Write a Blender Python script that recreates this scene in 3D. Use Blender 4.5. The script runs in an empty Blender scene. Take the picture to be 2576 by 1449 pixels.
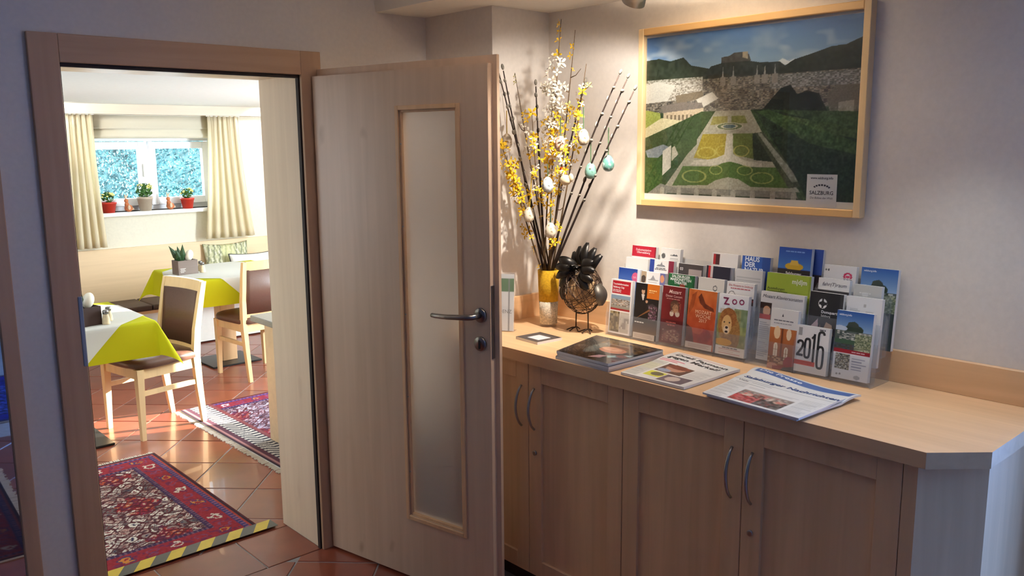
import bpy, bmesh, math, random
import numpy as np
from mathutils import Vector, Matrix, Euler
random.seed(7); RNG = np.random.default_rng(7)
C = bpy.context.scene.collection
SC = bpy.context.scene
PI = math.pi

# ------------------------------------------------------------------ camera, world, sun, large lights, exposure
cam_d = bpy.data.cameras.new('camera'); cam = bpy.data.objects.new('camera', cam_d); C.objects.link(cam)
YAW, PITCH, ROLL, FPX = 0.73817391, 0.167385423, -0.00842445, 2149.71
def cam_axes():
    cy, sy, cp, sp = math.cos(YAW), math.sin(YAW), math.cos(PITCH), math.sin(PITCH)
    f = Vector((sy*cp, cy*cp, -sp)); r = Vector((cy, -sy, 0)); u = r.cross(f)
    cr, sr = math.cos(ROLL), math.sin(ROLL)
    return cr*r + sr*u, -sr*r + cr*u, f
_r, _u, _f = cam_axes()
m = Matrix((( _r.x, _u.x, -_f.x, -1.72690453), (_r.y, _u.y, -_f.y, -3.07570943), (_r.z, _u.z, -_f.z, 1.69805296), (0, 0, 0, 1)))
cam.matrix_world = m
cam_d.sensor_width = 36; cam_d.lens = FPX*36/2576; cam_d.clip_start = .05; cam_d.clip_end = 200
SC.camera = cam

w = bpy.data.worlds.new('world'); SC.world = w; w.use_nodes = True
nt = w.node_tree; bg = nt.nodes['Background']
bg.inputs[0].default_value = (.62, .80, 1.0, 1); bg.inputs[1].default_value = 2.6

def sun(name, d, strength, angle, col):
    l = bpy.data.lights.new(name, 'SUN'); l.energy = strength; l.angle = math.radians(angle); l.color = col
    o = bpy.data.objects.new(name, l); C.objects.link(o)
    o.rotation_euler = Vector(d).to_track_quat('-Z', 'Y').to_euler(); o.location = (8, -3, 6)
    return o
def area(name, loc, d, sx, sy, power, col):
    l = bpy.data.lights.new(name, 'AREA'); l.shape = 'RECTANGLE'; l.size = sx; l.size_y = sy; l.energy = power; l.color = col
    o = bpy.data.objects.new(name, l); C.objects.link(o); o.location = loc
    o.rotation_euler = Vector(d).to_track_quat('-Z', 'Z').to_euler()
    return o
SC.cycles.transparent_max_bounces = 32; SC.cycles.max_bounces = 10
SUN = sun('sun', (-1, .40, -.32), 40, .6, (1, .88, .76))
# daylight entering by wall openings; the left one and its opening are added
area('daylight_right_window', (2.88, 1.60, 1.38), (-1, .25, -.05), 1.25, 1.15, 238, (.80, .92, 1))
area('added_left_fill', (-2.62, 1.75, 1.35), (1, -.12, -.12), 1.5, 1.2, 12, (.96, .98, 1))  # unseen fill, added to brighten the door lining from the left
area('daylight_back_window', (.97, 4.75, 1.48), (0, -1, -.1), .9, .45, 12, (.82, .92, 1))
area('daylight_entrance', (1.74, -3.55, 1.2), (-1, .12, -.05), 1.4, 2.1, 118, (.18, .40, 1.08))
SC.view_settings.view_transform = 'Standard'; SC.view_settings.look = 'None'
SC.view_settings.exposure = 0.1; SC.view_settings.gamma = 1; SC.view_settings.use_curve_mapping = False

# ------------------------------------------------------------------ materials
def lin(c):
    out = []
    for v in c[:3]:
        v = v/255.0
        out.append(v/12.92 if v <= .04045 else ((v+.055)/1.055)**2.4)
    return tuple(out)
def nodes(name):
    mt = bpy.data.materials.new(name); mt.use_nodes = True
    t = mt.node_tree; return mt, t, t.nodes['Principled BSDF']
def plain(name, rgb, rough=.6, metal=0, var=.05, scale=30, bump=0, spec=None, sheen=0, coat=0):
    mt, t, b = nodes(name); N = t.nodes; L = t.links
    tc = N.new('ShaderNodeTexCoord'); no = N.new('ShaderNodeTexNoise'); no.inputs['Scale'].default_value = scale; no.inputs['Detail'].default_value = 4
    L.new(tc.outputs['Object'], no.inputs['Vector'])
    rp = N.new('ShaderNodeValToRGB'); c = lin(rgb)
    rp.color_ramp.elements[0].position = .3; rp.color_ramp.elements[1].position = .7
    rp.color_ramp.elements[0].color = (*[v*(1-var) for v in c], 1); rp.color_ramp.elements[1].color = (*[min(1, v*(1+var)) for v in c], 1)
    L.new(no.outputs['Fac'], rp.inputs['Fac']); L.new(rp.outputs['Color'], b.inputs['Base Color'])
    b.inputs['Roughness'].default_value = rough; b.inputs['Metallic'].default_value = metal
    if spec is not None: b.inputs['Specular IOR Level'].default_value = spec
    if sheen: b.inputs['Sheen Weight'].default_value = sheen
    if coat: b.inputs['Coat Weight'].default_value = coat
    if bump:
        bp = N.new('ShaderNodeBump'); bp.inputs['Strength'].default_value = bump; bp.inputs['Distance'].default_value = .002
        L.new(no.outputs['Fac'], bp.inputs['Height']); L.new(bp.outputs['Normal'], b.inputs['Normal'])
    return mt
def wood(name, rgb, axis=2, rough=.42, contrast=.16, knots=0, scale=1.0):
    mt, t, b = nodes(name); N = t.nodes; L = t.links; c = np.array(lin(rgb))
    tc = N.new('ShaderNodeTexCoord'); mp = N.new('ShaderNodeMapping'); s = [26*scale]*3; s[axis] = 1.3*scale
    mp.inputs['Scale'].default_value = s; L.new(tc.outputs['Object'], mp.inputs['Vector'])
    n1 = N.new('ShaderNodeTexNoise'); n1.inputs['Scale'].default_value = 1; n1.inputs['Detail'].default_value = 6; n1.inputs['Distortion'].default_value = .6
    L.new(mp.outputs['Vector'], n1.inputs['Vector'])
    mp2 = N.new('ShaderNodeMapping'); s2 = [4*scale]*3; s2[axis] = .8*scale; mp2.inputs['Scale'].default_value = s2; L.new(tc.outputs['Object'], mp2.inputs['Vector'])
    n2 = N.new('ShaderNodeTexNoise'); n2.inputs['Scale'].default_value = 1; n2.inputs['Detail'].default_value = 3; L.new(mp2.outputs['Vector'], n2.inputs['Vector'])
    mx = N.new('ShaderNodeMath'); mx.operation = 'MULTIPLY_ADD'; mx.inputs[1].default_value = .5
    L.new(n1.outputs['Fac'], mx.inputs[0])
    hf = N.new('ShaderNodeMath'); hf.operation = 'MULTIPLY'; hf.inputs[1].default_value = .5; L.new(n2.outputs['Fac'], hf.inputs[0]); L.new(hf.outputs[0], mx.inputs[2])
    rp = N.new('ShaderNodeValToRGB'); e = rp.color_ramp.elements; e[0].position = .32; e[1].position = .68
    e[0].color = (*(c*np.array([1-contrast, 1-contrast*1.25, 1-contrast*1.5])), 1); e[1].color = (*np.minimum(1, c*(1+contrast*.55)), 1)
    L.new(mx.outputs[0], rp.inputs['Fac']); col = rp.outputs['Color']
    if knots:
        mp3 = N.new('ShaderNodeMapping'); s3 = [9.0]*3; s3[axis] = 5.0; mp3.inputs['Scale'].default_value = s3; L.new(tc.outputs['Object'], mp3.inputs['Vector'])
        n3 = N.new('ShaderNodeTexNoise'); n3.inputs['Scale'].default_value = 1; n3.inputs['Detail'].default_value = 2; L.new(mp3.outputs['Vector'], n3.inputs['Vector'])
        r3 = N.new('ShaderNodeMapRange'); r3.inputs[1].default_value = .68; r3.inputs[2].default_value = .80; r3.inputs[4].default_value = knots; L.new(n3.outputs['Fac'], r3.inputs[0])
        m3 = N.new('ShaderNodeMixRGB'); m3.inputs[2].default_value = (*(c*np.array([.55, .42, .32])), 1); L.new(r3.outputs[0], m3.inputs[0]); L.new(col, m3.inputs[1]); col = m3.outputs[0]
    L.new(col, b.inputs['Base Color']); b.inputs['Roughness'].default_value = rough
    bp = N.new('ShaderNodeBump'); bp.inputs['Strength'].default_value = .08; bp.inputs['Distance'].default_value = .001; L.new(n1.outputs['Fac'], bp.inputs['Height']); L.new(bp.outputs['Normal'], b.inputs['Normal'])
    return mt
def printed(name, rough=.45, coat=0):
    mt, t, b = nodes(name); a = t.nodes.new('ShaderNodeAttribute'); a.attribute_name = 'Col'
    t.links.new(a.outputs['Color'], b.inputs['Base Color']); b.inputs['Roughness'].default_value = rough; b.inputs['Coat Weight'].default_value = coat
    return mt
def clear(name, tint=(.97, .98, .98), ior=1.45, rough=.03, gloss=1.0, haze=0):
    mt = bpy.data.materials.new(name); mt.use_nodes = True; t = mt.node_tree; N = t.nodes; N.remove(N['Principled BSDF'])
    tr = N.new('ShaderNodeBsdfTransparent'); tr.inputs[0].default_value = (*tint, 1)
    g = N.new('ShaderNodeBsdfGlossy'); g.inputs['Roughness'].default_value = rough; g.inputs['Color'].default_value = (gloss, gloss, gloss, 1)
    fr = N.new('ShaderNodeFresnel'); fr.inputs[0].default_value = ior; mx = N.new('ShaderNodeMixShader')
    ge = N.new('ShaderNodeNewGeometry'); iv = N.new('ShaderNodeMath'); iv.operation = 'SUBTRACT'; iv.inputs[0].default_value = 1; t.links.new(ge.outputs['Backfacing'], iv.inputs[1]); ml = N.new('ShaderNodeMath'); ml.operation = 'MULTIPLY'; t.links.new(fr.outputs[0], ml.inputs[0]); t.links.new(iv.outputs[0], ml.inputs[1])
    t.links.new(ml.outputs[0], mx.inputs[0]); t.links.new(tr.outputs[0], mx.inputs[1]); t.links.new(g.outputs[0], mx.inputs[2]); last = mx
    if haze:
        df = N.new('ShaderNodeBsdfDiffuse'); df.inputs[0].default_value = (.9, .92, .95, 1); m2 = N.new('ShaderNodeMixShader'); m2.inputs[0].default_value = haze; t.links.new(mx.outputs[0], m2.inputs[1]); t.links.new(df.outputs[0], m2.inputs[2]); last = m2
    t.links.new(last.outputs[0], N['Material Output'].inputs[0])
    return mt
def cloth(name, rgb, trans=.35, rough=.9):
    mt, t, b = nodes(name); N = t.nodes; L = t.links
    tc = N.new('ShaderNodeTexCoord'); no = N.new('ShaderNodeTexNoise'); no.inputs['Scale'].default_value = 220; L.new(tc.outputs['Object'], no.inputs['Vector'])
    bp = N.new('ShaderNodeBump'); bp.inputs['Strength'].default_value = .15; bp.inputs['Distance'].default_value = .001; L.new(no.outputs['Fac'], bp.inputs['Height']); L.new(bp.outputs['Normal'], b.inputs['Normal'])
    b.inputs['Base Color'].default_value = (*lin(rgb), 1); b.inputs['Roughness'].default_value = rough
    if trans:
        tl = N.new('ShaderNodeBsdfTranslucent'); tl.inputs[0].default_value = (*lin(rgb), 1); mx = N.new('ShaderNodeMixShader'); mx.inputs[0].default_value = trans
        L.new(b.outputs[0], mx.inputs[1]); L.new(tl.outputs[0], mx.inputs[2]); L.new(mx.outputs[0], N['Material Output'].inputs[0])
    return mt

M = {}
M['wall'] = plain('wall_plaster', (226, 218, 208), .9, var=.03, scale=60, bump=.25)
M['wall_cream'] = plain('wall_plaster_cream', (226, 220, 202), .9, var=.03, scale=60, bump=.2)
M['wall_far'] = plain('wall_far_plaster', (140, 128, 120), .9)
M['ceil'] = plain('ceiling_paint', (235, 228, 215), .95, var=.02)
M['ceil_d'] = plain('ceiling_paint_dining', (240, 240, 236), .95, var=.02)
MAPLE = (228, 187, 142)
for ax, nm in enumerate('xyz'): M['maple_'+nm] = wood('maple_'+nm, MAPLE, ax)
M['door'] = wood('maple_door', (213, 184, 156), 2, .38, .13, knots=.6)
M['casing_z'] = wood('maple_casing_z', (200, 163, 130), 2, .45, .18); M['casing_x'] = wood('maple_casing_x', (200, 163, 130), 0, .45, .18)
M['lining'] = wood('maple_lining', (236, 214, 186), 2, .4, .1, knots=.25)
M['beech'] = wood('beech', (234, 203, 154), 2, .4, .12)
M['panel_x'] = wood('birch_panel', (232, 204, 165), 0, .45, .1, knots=.15)
M['dark'] = plain('dark_seal', (38, 24, 20), .7)
M['grout'] = plain('grout', (158, 156, 156), .7, var=.12)
M['chrome'] = plain('brushed_steel', (150, 148, 146), .28, 1, .04, 80)
M['chrome_d'] = plain('nickel_handle', (178, 175, 170), .38, 1, .04, 80)
M['black'] = plain('black_paint', (14, 13, 13), .5)
M['plate'] = plain('black_base', (30, 32, 33), .35)
M['leather'] = plain('brown_leather', (98, 70, 58), .34, var=.08, scale=90, bump=.12)
M['leather_d'] = plain('bench_leather', (70, 50, 44), .5, var=.08, scale=90, bump=.12)
M['yellow'] = cloth('lime_cloth', (216, 216, 18), .3); M['white_cloth'] = cloth('white_cloth', (240, 238, 232), .25)
M['curtain'] = cloth('curtain_cloth', (247, 238, 214), .5); M['blind'] = cloth('blind_cloth', (236, 230, 212), .3)
M['pvc'] = plain('window_pvc', (236, 238, 242), .35, var=.01)
M['glass'] = clear('window_glass', (.93, .97, 1)); M['acrylic'] = clear('clear_acrylic', (.95, .96, .97), 1.45, .08, haze=.055)
M['white'] = plain('white_paint', (235, 233, 228), .5, var=.02)
M['print'] = printed('printed_paper', .42); M['gloss'] = printed('glossy_print', .18, .4); M['rug'] = printed('woven_rug', .95); M['fabric'] = printed('woven_print', .9)
M['paper'] = plain('white_paper', (232, 230, 226), .6, var=.02)
M['terracotta_pot'] = plain('red_pot', (196, 52, 34), .5); M['taupe_pot'] = plain('taupe_pot', (186, 170, 150), .6)
M['leaf'] = plain('green_leaf', (60, 104, 36), .5, var=.35, scale=60); M['leaf_d'] = plain('dark_green_leaf', (38, 66, 34), .5, var=.35, scale=60)
M['petal_pale'] = plain('pale_yellow_petal', (232, 226, 140), .6); M['petal_y'] = plain('forsythia_petal', (238, 190, 20), .6, var=.12, scale=90)
M['petal_w'] = plain('blossom_petal', (242, 234, 214), .6); M['bark'] = plain('dark_bark', (48, 33, 26), .8, var=.3, scale=80); M['bark_l'] = plain('olive_bark', (88, 66, 40), .8, var=.3)
M['catkin'] = plain('grey_catkin', (132, 126, 114), .9, var=.2, scale=200)
M['soil'] = plain('soil', (40, 28, 22), 1)
M['hare'] = plain('clay_hare', (190, 112, 70), .75, var=.3, scale=40); M['hare_l'] = plain('clay_hare_pale', (216, 188, 160), .75, var=.15)
M['box'] = wood('grey_planter', (126, 112, 104), 0, .7, .2); M['box_d'] = wood('dark_planter', (62, 40, 34), 0, .7, .2)
M['ochre'] = plain('ochre_felt', (196, 152, 26), .95, var=.18, scale=120, bump=.6)
M['shell'] = plain('speckled_shell', (206, 194, 172), .8, var=.35, scale=160, bump=.6)
M['wire'] = plain('rusty_wire', (58, 42, 32), .5, .6); M['straw'] = plain('tan_straw', (186, 154, 114), .9, var=.4, scale=70, bump=.8)
M['crown'] = plain('black_tin', (26, 24, 23), .38, .5, .2, 60); M['tinwing'] = plain('grey_tin', (84, 80, 74), .45, .6)
M['tape_y'] = plain('yellow_tape', (216, 190, 70), .5); M['tape_g'] = plain('grey_tape', (92, 94, 88), .5)
M['ribbon_y'] = plain('yellow_ribbon', (214, 180, 60), .6); M['ribbon_g'] = plain('green_ribbon', (90, 118, 84), .6)
M['red'] = plain('red_comb', (190, 40, 28), .6); M['feather'] = plain('hen_feather', (226, 206, 168), .9, var=.15)
M['granite'] = plain('buffet_top', (150, 146, 140), .3, var=.15, scale=120)
INK = {}
def ink(rgb):
    if rgb not in INK: INK[rgb] = plain('ink_%d_%d_%d' % rgb, rgb, .6, var=0)
    return INK[rgb]

# ------------------------------------------------------------------ helpers
def mesh_obj(name, verts, faces, mat, parent=None, smooth=False, loc=None):
    me = bpy.data.meshes.new(name); me.from_pydata([tuple(v) for v in verts], [], faces); me.validate(); me.update()
    if mat: me.materials.append(mat)
    if smooth: me.polygons.foreach_set('use_smooth', [True]*len(me.polygons))
    o = bpy.data.objects.new(name, me); C.objects.link(o)
    if parent: o.parent = parent
    if loc: o.location = loc
    return o
class MB:
    def __init__(s): s.v = []; s.f = []
    def add(s, v, f):
        n = len(s.v); s.v += [tuple(x) for x in v]; s.f += [tuple(i+n for i in q) for q in f]; return s
    def box(s, x0, x1, y0, y1, z0, z1, b=0, mat=None):
        if b <= 0:
            v = [(x, y, z) for z in (z0, z1) for y in (y0, y1) for x in (x0, x1)]
            f = [(0, 2, 3, 1), (4, 5, 7, 6), (0, 1, 5, 4), (2, 6, 7, 3), (0, 4, 6, 2), (1, 3, 7, 5)]
        else:
            bm = bmesh.new(); bmesh.ops.create_cube(bm, size=1)
            for q in bm.verts: q.co = Vector(((x0+x1)/2+q.co.x*(x1-x0), (y0+y1)/2+q.co.y*(y1-y0), (z0+z1)/2+q.co.z*(z1-z0)))
            bmesh.ops.bevel(bm, geom=list(bm.edges), offset=b, segments=2 if b > .004 else 1, affect='EDGES', profile=.5)
            bm.verts.index_update(); v = [tuple(q.co) for q in bm.verts]; f = [tuple(q.index for q in p.verts) for p in bm.faces]; bm.free()
        if mat is not None: v = [tuple(mat @ Vector(q)) for q in v]
        return s.add(v, f)
    def prism(s, pts, z0, z1, axis=2):
        n = len(pts); v = []
        for z in (z0, z1):
            for p in pts:
                v.append((p[0], p[1], z) if axis == 2 else ((z, p[0], p[1]) if axis == 0 else (p[0], z, p[1])))
        a = sum(pts[i][0]*pts[(i+1) % n][1]-pts[(i+1) % n][0]*pts[i][1] for i in range(n))
        if axis == 1: a = -a
        lo, hi = list(range(n)), list(range(n, 2*n))
        f = [tuple(reversed(lo)), tuple(hi)]+[(i, (i+1) % n, n+(i+1) % n, n+i) for i in range(n)]
        if a < 0: f = [tuple(reversed(q)) for q in f]
        return s.add(v, f)
    def tube(s, pts, r, n=8, cap=True):
        pts = [Vector(p) for p in pts]; rs = r if isinstance(r, (list, tuple)) else [r]*len(pts); v = []; f = []
        t0 = (pts[1]-pts[0]).normalized(); ref = Vector((0, 0, 1)) if abs(t0.z) < .9 else Vector((1, 0, 0)); a = t0.cross(ref).normalized()
        for i, p in enumerate(pts):
            t = (pts[min(i+1, len(pts)-1)]-pts[max(i-1, 0)]).normalized(); a = (a-t*a.dot(t)).normalized(); b = t.cross(a)
            for k in range(n):
                q = 2*PI*k/n; v.append(p+(a*math.cos(q)+b*math.sin(q))*rs[i])
        for i in range(len(pts)-1):
            for k in range(n): f.append((i*n+k, i*n+(k+1) % n, (i+1)*n+(k+1) % n, (i+1)*n+k))
        if cap: f.append(tuple(reversed(range(n)))); f.append(tuple(range((len(pts)-1)*n, len(pts)*n)))
        return s.add(v, f)
    def lathe(s, prof, n=24, c=(0, 0, 0), sq=0):
        v = []; f = []
        for (r, z) in prof:
            for k in range(n):
                q = 2*PI*k/n; v.append((c[0]+r*math.cos(q), c[1]+r*math.sin(q), c[2]+z))
        for i in range(len(prof)-1):
            for k in range(n): f.append((i*n+k, i*n+(k+1) % n, (i+1)*n+(k+1) % n, (i+1)*n+k))
        f.append(tuple(reversed(range(n)))); f.append(tuple(range((len(prof)-1)*n, len(prof)*n)))
        return s.add(v, f)
    def ball(s, c, r, n=14, m_=9, rot=None):
        rx, ry, rz = r if isinstance(r, (tuple, list)) else (r, r, r); v = []; f = []
        R = rot.to_matrix() if rot else Matrix.Identity(3)
        for i in range(m_+1):
            th = PI*i/m_
            for k in range(n):
                q = 2*PI*k/n; p = R @ Vector((rx*math.sin(th)*math.cos(q), ry*math.sin(th)*math.sin(q), -rz*math.cos(th))); v.append((c[0]+p.x, c[1]+p.y, c[2]+p.z))
        for i in range(m_):
            for k in range(n): f.append((i*n+k, i*n+(k+1) % n, (i+1)*n+(k+1) % n, (i+1)*n+k))
        return s.add(v, f)
    def frustum(s, c0, s0, c1, s1):
        v = []
        for c, q in ((c0, s0), (c1, s1)):
            for dx, dy in ((-1, -1), (1, -1), (1, 1), (-1, 1)): v.append((c[0]+dx*q[0]/2, c[1]+dy*q[1]/2, c[2]))
        f = [(3, 2, 1, 0), (4, 5, 6, 7), (0, 1, 5, 4), (1, 2, 6, 5), (2, 3, 7, 6), (3, 0, 4, 7)]
        if c1[2] < c0[2]: f = [tuple(reversed(q)) for q in f]
        return s.add(v, f)
    def build(s, name, mat, parent=None, smooth=False, loc=None):
        return mesh_obj(name, s.v, s.f, mat, parent, smooth, loc)
def box(name, x0, x1, y0, y1, z0, z1, mat, parent=None, b=0): return MB().box(x0, x1, y0, y1, z0, z1, b).build(name, mat, parent)
def tag(o, label, cat, group=None, kind=None):
    o['label'] = label; o['category'] = cat
    if group: o['group'] = group
    if kind: o['kind'] = kind
    return o
def struct(o, label=None):
    o['kind'] = 'structure'
    if label: o['label'] = label
    return o
def thing(name, label, cat, loc=(0, 0, 0), rz=0, group=None):
    o = bpy.data.objects.new(name, None); C.objects.link(o); o.location = loc; o.rotation_euler = (0, 0, rz); o.empty_display_size = .05
    return tag(o, label, cat, group)
def dup(root, loc, rz, label, group=None):
    r = root.copy(); C.objects.link(r); r.location = loc; r.rotation_euler = (0, 0, rz); r['label'] = label
    if group: r['group'] = group
    for ch in list(root.children):
        c = ch.copy(); C.objects.link(c); c.parent = r
        for g in list(ch.children): d = g.copy(); C.objects.link(d); d.parent = c
    return r
def part(o, label): o['label'] = label; return o
def smooth_noise(ny, nx, gy, gx, rng=RNG):
    g = rng.random((gy+2, gx+2)); y = np.linspace(0, gy, ny); x = np.linspace(0, gx, nx)
    yi, xi = y.astype(int), x.astype(int); fy, fx = (y-yi)[:, None], (x-xi)[None, :]; fy = fy*fy*(3-2*fy); fx = fx*fx*(3-2*fx)
    a, b, c, d = g[np.ix_(yi, xi)], g[np.ix_(yi, xi+1)], g[np.ix_(yi+1, xi)], g[np.ix_(yi+1, xi+1)]
    return (a*(1-fx)+b*fx)*(1-fy)+(c*(1-fx)+d*fx)*fy
class Paint:
    """a printed page: colours on a grid, u to the right, v upwards"""
    def __init__(s, nx, ny, base=(235, 233, 230)):
        s.nx, s.ny = nx, ny; s.U, s.V = np.meshgrid(np.linspace(0, 1, nx+1), np.linspace(0, 1, ny+1)); s.c = np.zeros((ny+1, nx+1, 3)); s.c[:] = base
    def put(s, mask, col, a=1.0):
        w_ = (mask.astype(float)*a)[..., None]; s.c = s.c*(1-w_)+np.array(col, float)*w_; return s
    def rect(s, u0, v0, u1, v1, col, a=1): return s.put((s.U >= u0) & (s.U <= u1) & (s.V >= v0) & (s.V <= v1), col, a)
    def ell(s, cu, cv, ru, rv, col, a=1): return s.put(((s.U-cu)/ru)**2+((s.V-cv)/rv)**2 <= 1, col, a)
    def ring(s, cu, cv, ru, rv, t, col, a=1):
        q = np.sqrt(((s.U-cu)/ru)**2+((s.V-cv)/rv)**2); return s.put(np.abs(q-1) < t, col, a)
    def inside(s, pts):
        x, y = s.U, s.V; r = np.zeros(x.shape, bool); n = len(pts)
        for i in range(n):
            (x0, y0), (x1, y1) = pts[i], pts[(i+1) % n]
            if y0 == y1: continue
            r ^= ((y0 > y) != (y1 > y)) & (x < (x1-x0)*(y-y0)/(y1-y0)+x0)
        return r
    def poly(s, pts, col, a=1): return s.put(s.inside(pts), col, a)
    def grad(s, u0, v0, u1, v1, c0, c1):
        k = (s.U >= u0) & (s.U <= u1) & (s.V >= v0) & (s.V <= v1); t = np.clip((s.V-v0)/(v1-v0), 0, 1)[..., None]
        s.c = np.where(k[..., None], np.array(c0, float)*(1-t)+np.array(c1, float)*t, s.c); return s
    def speck(s, u0, v0, u1, v1, cols, gx, gy, a=1, rng=RNG):
        k = (s.U >= u0) & (s.U <= u1) & (s.V >= v0) & (s.V <= v1); t = rng.integers(0, len(cols), (gy, gx))
        iy = np.clip(((s.V-v0)/(v1-v0)*gy).astype(int), 0, gy-1); ix = np.clip(((s.U-u0)/(u1-u0)*gx).astype(int), 0, gx-1)
        col = np.array(cols, float)[t[iy, ix]]; w_ = (k*a)[..., None]; s.c = s.c*(1-w_)+col*w_; return s
    def noise(s, mask, amp, gy, gx):
        n = smooth_noise(s.ny+1, s.nx+1, gy, gx)-.5; s.c = s.c+(mask*n*2*amp)[..., None]; return s
    def lines(s, u0, v0, u1, v1, n, col, a=.55):
        h = (v1-v0)/n
        for i in range(n):
            e = u1-(u1-u0)*random.choice((0, 0, .1, .3)); s.rect(u0, v0+h*(i+.25), e, v0+h*(i+.7), col, a)
        return s
    def linear(s):
        c = np.clip(s.c/255, 0, 1); return np.where(c <= .04045, c/12.92, ((c+.055)/1.055)**2.4)
def slab(name, w_, h, t, p, mat, wave=None, warp=None, parent=None):
    """flat printed block: x right, y up the page, printed on its +z side"""
    nx, ny = p.nx, p.ny; X = (p.U-.5)*w_; Y = p.V*h; Z = np.full(X.shape, float(t))
    if wave: Z = Z+wave(p.U, p.V)
    if warp: X, Y = warp(p.U, p.V)
    top = np.stack([X, Y, Z], -1).reshape(-1, 3); n = len(top); idx = np.arange(n).reshape(ny+1, nx+1)
    q = np.stack([idx[:-1, :-1], idx[:-1, 1:], idx[1:, 1:], idx[1:, :-1]], -1).reshape(-1, 4)
    ring = np.concatenate([idx[0, :-1], idx[:-1, -1], idx[-1, :0:-1], idx[:0:-1, 0]]); bot = top[ring].copy(); bot[:, 2] = 0 if not wave else np.maximum(0, bot[:, 2]-t)
    side_top = top[ring]; k = len(ring); a0, b0 = n, n+k
    verts = np.concatenate([top, side_top, bot]); faces = [tuple(r) for r in q.tolist()]
    faces += [(a0+i, b0+i, b0+(i+1) % k, a0+(i+1) % k) for i in range(k)]+[tuple(b0+i for i in reversed(range(k)))]
    me = bpy.data.meshes.new(name); me.from_pydata(verts.tolist(), [], faces); me.update(); me.materials.append(mat)
    col = np.concatenate([p.linear().reshape(-1, 3), np.full((2*k, 3), .72)]); ca = me.color_attributes.new('Col', 'FLOAT_COLOR', 'POINT')
    ca.data.foreach_set('color', np.concatenate([col, np.ones((len(col), 1))], 1).astype(np.float32).ravel())
    o = bpy.data.objects.new(name, me); C.objects.link(o)
    if parent: o.parent = parent
    return o
def text(s, size, rgb, parent, x, y, z, align='CENTER', bold=0, shear=0, name='lettering', sx=1, wave=None):
    cu = bpy.data.curves.new('t', 'FONT'); cu.body = s; cu.size = size; cu.align_x = align; cu.align_y = 'CENTER'; cu.offset = bold*size; cu.shear = shear; cu.resolution_u = 2; cu.space_line = .85
    tmp = bpy.data.objects.new('t', cu); me = bpy.data.meshes.new_from_object(tmp); bpy.data.objects.remove(tmp); bpy.data.curves.remove(cu)
    me.name = name; me.materials.clear(); me.materials.append(ink(rgb))
    for v in me.vertices:
        v.co.x = v.co.x*sx+x; v.co.y += y; v.co.z = z
        if wave: v.co.z += wave(v.co.x, v.co.y)
    o = bpy.data.objects.new(name, me); C.objects.link(o); o.parent = parent; return o

# ------------------------------------------------------------------ structure
CEIL, CEILD, HC = 2.235, 2.035, 0.96
XL, XR, YF, YB = -3.6, 3.2, -5.6, 4.36
DX0, DX1, DZ = -.895, -.037, 1.968       # clear door opening
XW = .893                                # counter wall
def boxes(name, lst, mat, label=None):
    b = MB()
    for q in lst: b.box(*q)
    return struct(b.build(name, mat), label)
boxes('wall_front', [(XL, DX0-.022, 0, .345, 0, 2.6), (DX1+.022, XR, 0, .345, 0, 2.6), (DX0-.022, DX1+.022, 0, .345, DZ+.022, 2.6)], M['wall'])
boxes('wall_right', [(XW, XW+.14, -2.62, 0, 0, 2.6), (XW+.14, 1.6, -2.62, -2.48, 0, 2.6)], M['wall'])
boxes('wall_pillar', [(.578, XW, -.438, 0, 0, CEIL)], M['wall'])
# lobby outside the picture: closed so that the light behaves, with the entrance opening the daylight comes through
boxes('wall_lobby_left', [(XL-.1, XL, YF, 0, 0, 2.6)], M['wall_far'])
boxes('wall_lobby_back', [(XL, XR, YF-.1, YF, 0, 2.6)], M['wall_far'])
boxes('wall_entrance', [(1.6, 1.7, YF, -4.3, 0, 2.6), (1.6, 1.7, -2.8, -2.48, 0, 2.6), (1.6, 1.7, -4.3, -2.8, 2.3, 2.6)], M['wall_far'])
struct(box('ceiling', XL, XR, YF, 0, 2.5, 2.6, M['ceil']))
st = MB(); st.prism([(.326, CEIL), (2.7, CEIL), (2.7, 2.5), (.28, 2.5)], -2.75, 0, axis=1); struct(st.build('ceiling_soffit', M['ceil']))
boxes('wall_sun_block', [(4.4, 4.6, -10, -1.9, 0, 5)], M['wall_far'])  # unseen wall added outside to keep the sun out of the entrance
# dining room
boxes('wall_dining_back', [(-2.6, .42, YB, YB+.3, 0, 2.2), (1.52, 3.0, YB, YB+.3, 0, 2.2), (.42, 1.52, YB, YB+.3, 0, 1.165), (.42, 1.52, YB, YB+.3, 1.79, 2.2)], M['wall_cream'])
boxes('wall_dining_left', [(-2.7, -2.6, .345, 1.0, 0, 2.2), (-2.7, -2.6, 2.5, YB+.3, 0, 2.2), (-2.7, -2.6, 1.0, 2.5, 0, .75), (-2.7, -2.6, 1.0, 2.5, 1.95, 2.2)], M['wall_cream'])  # window opening added, out of view, for the left fill light
boxes('wall_dining_right', [(2.9, 3.0, .345, .82, 0, 2.2), (2.9, 3.0, 1.32, YB, 0, 2.2), (2.9, 3.0, .82, 1.32, 0, .8), (2.9, 3.0, .82, 1.32, 1.97, 2.2)], M['wall_cream'])
struct(box('ceiling_dining', -2.7, 3.0, .345, YB+.3, CEILD, 2.2, M['ceil_d']))
struct(box('trim_pelmet', -1.2, 2.4, 4.19, YB, 1.957, CEILD, wood('pelmet_wood', (218, 202, 182), 0, .45, .08)), 'pale wooden pelmet strip above the curtains')

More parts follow.
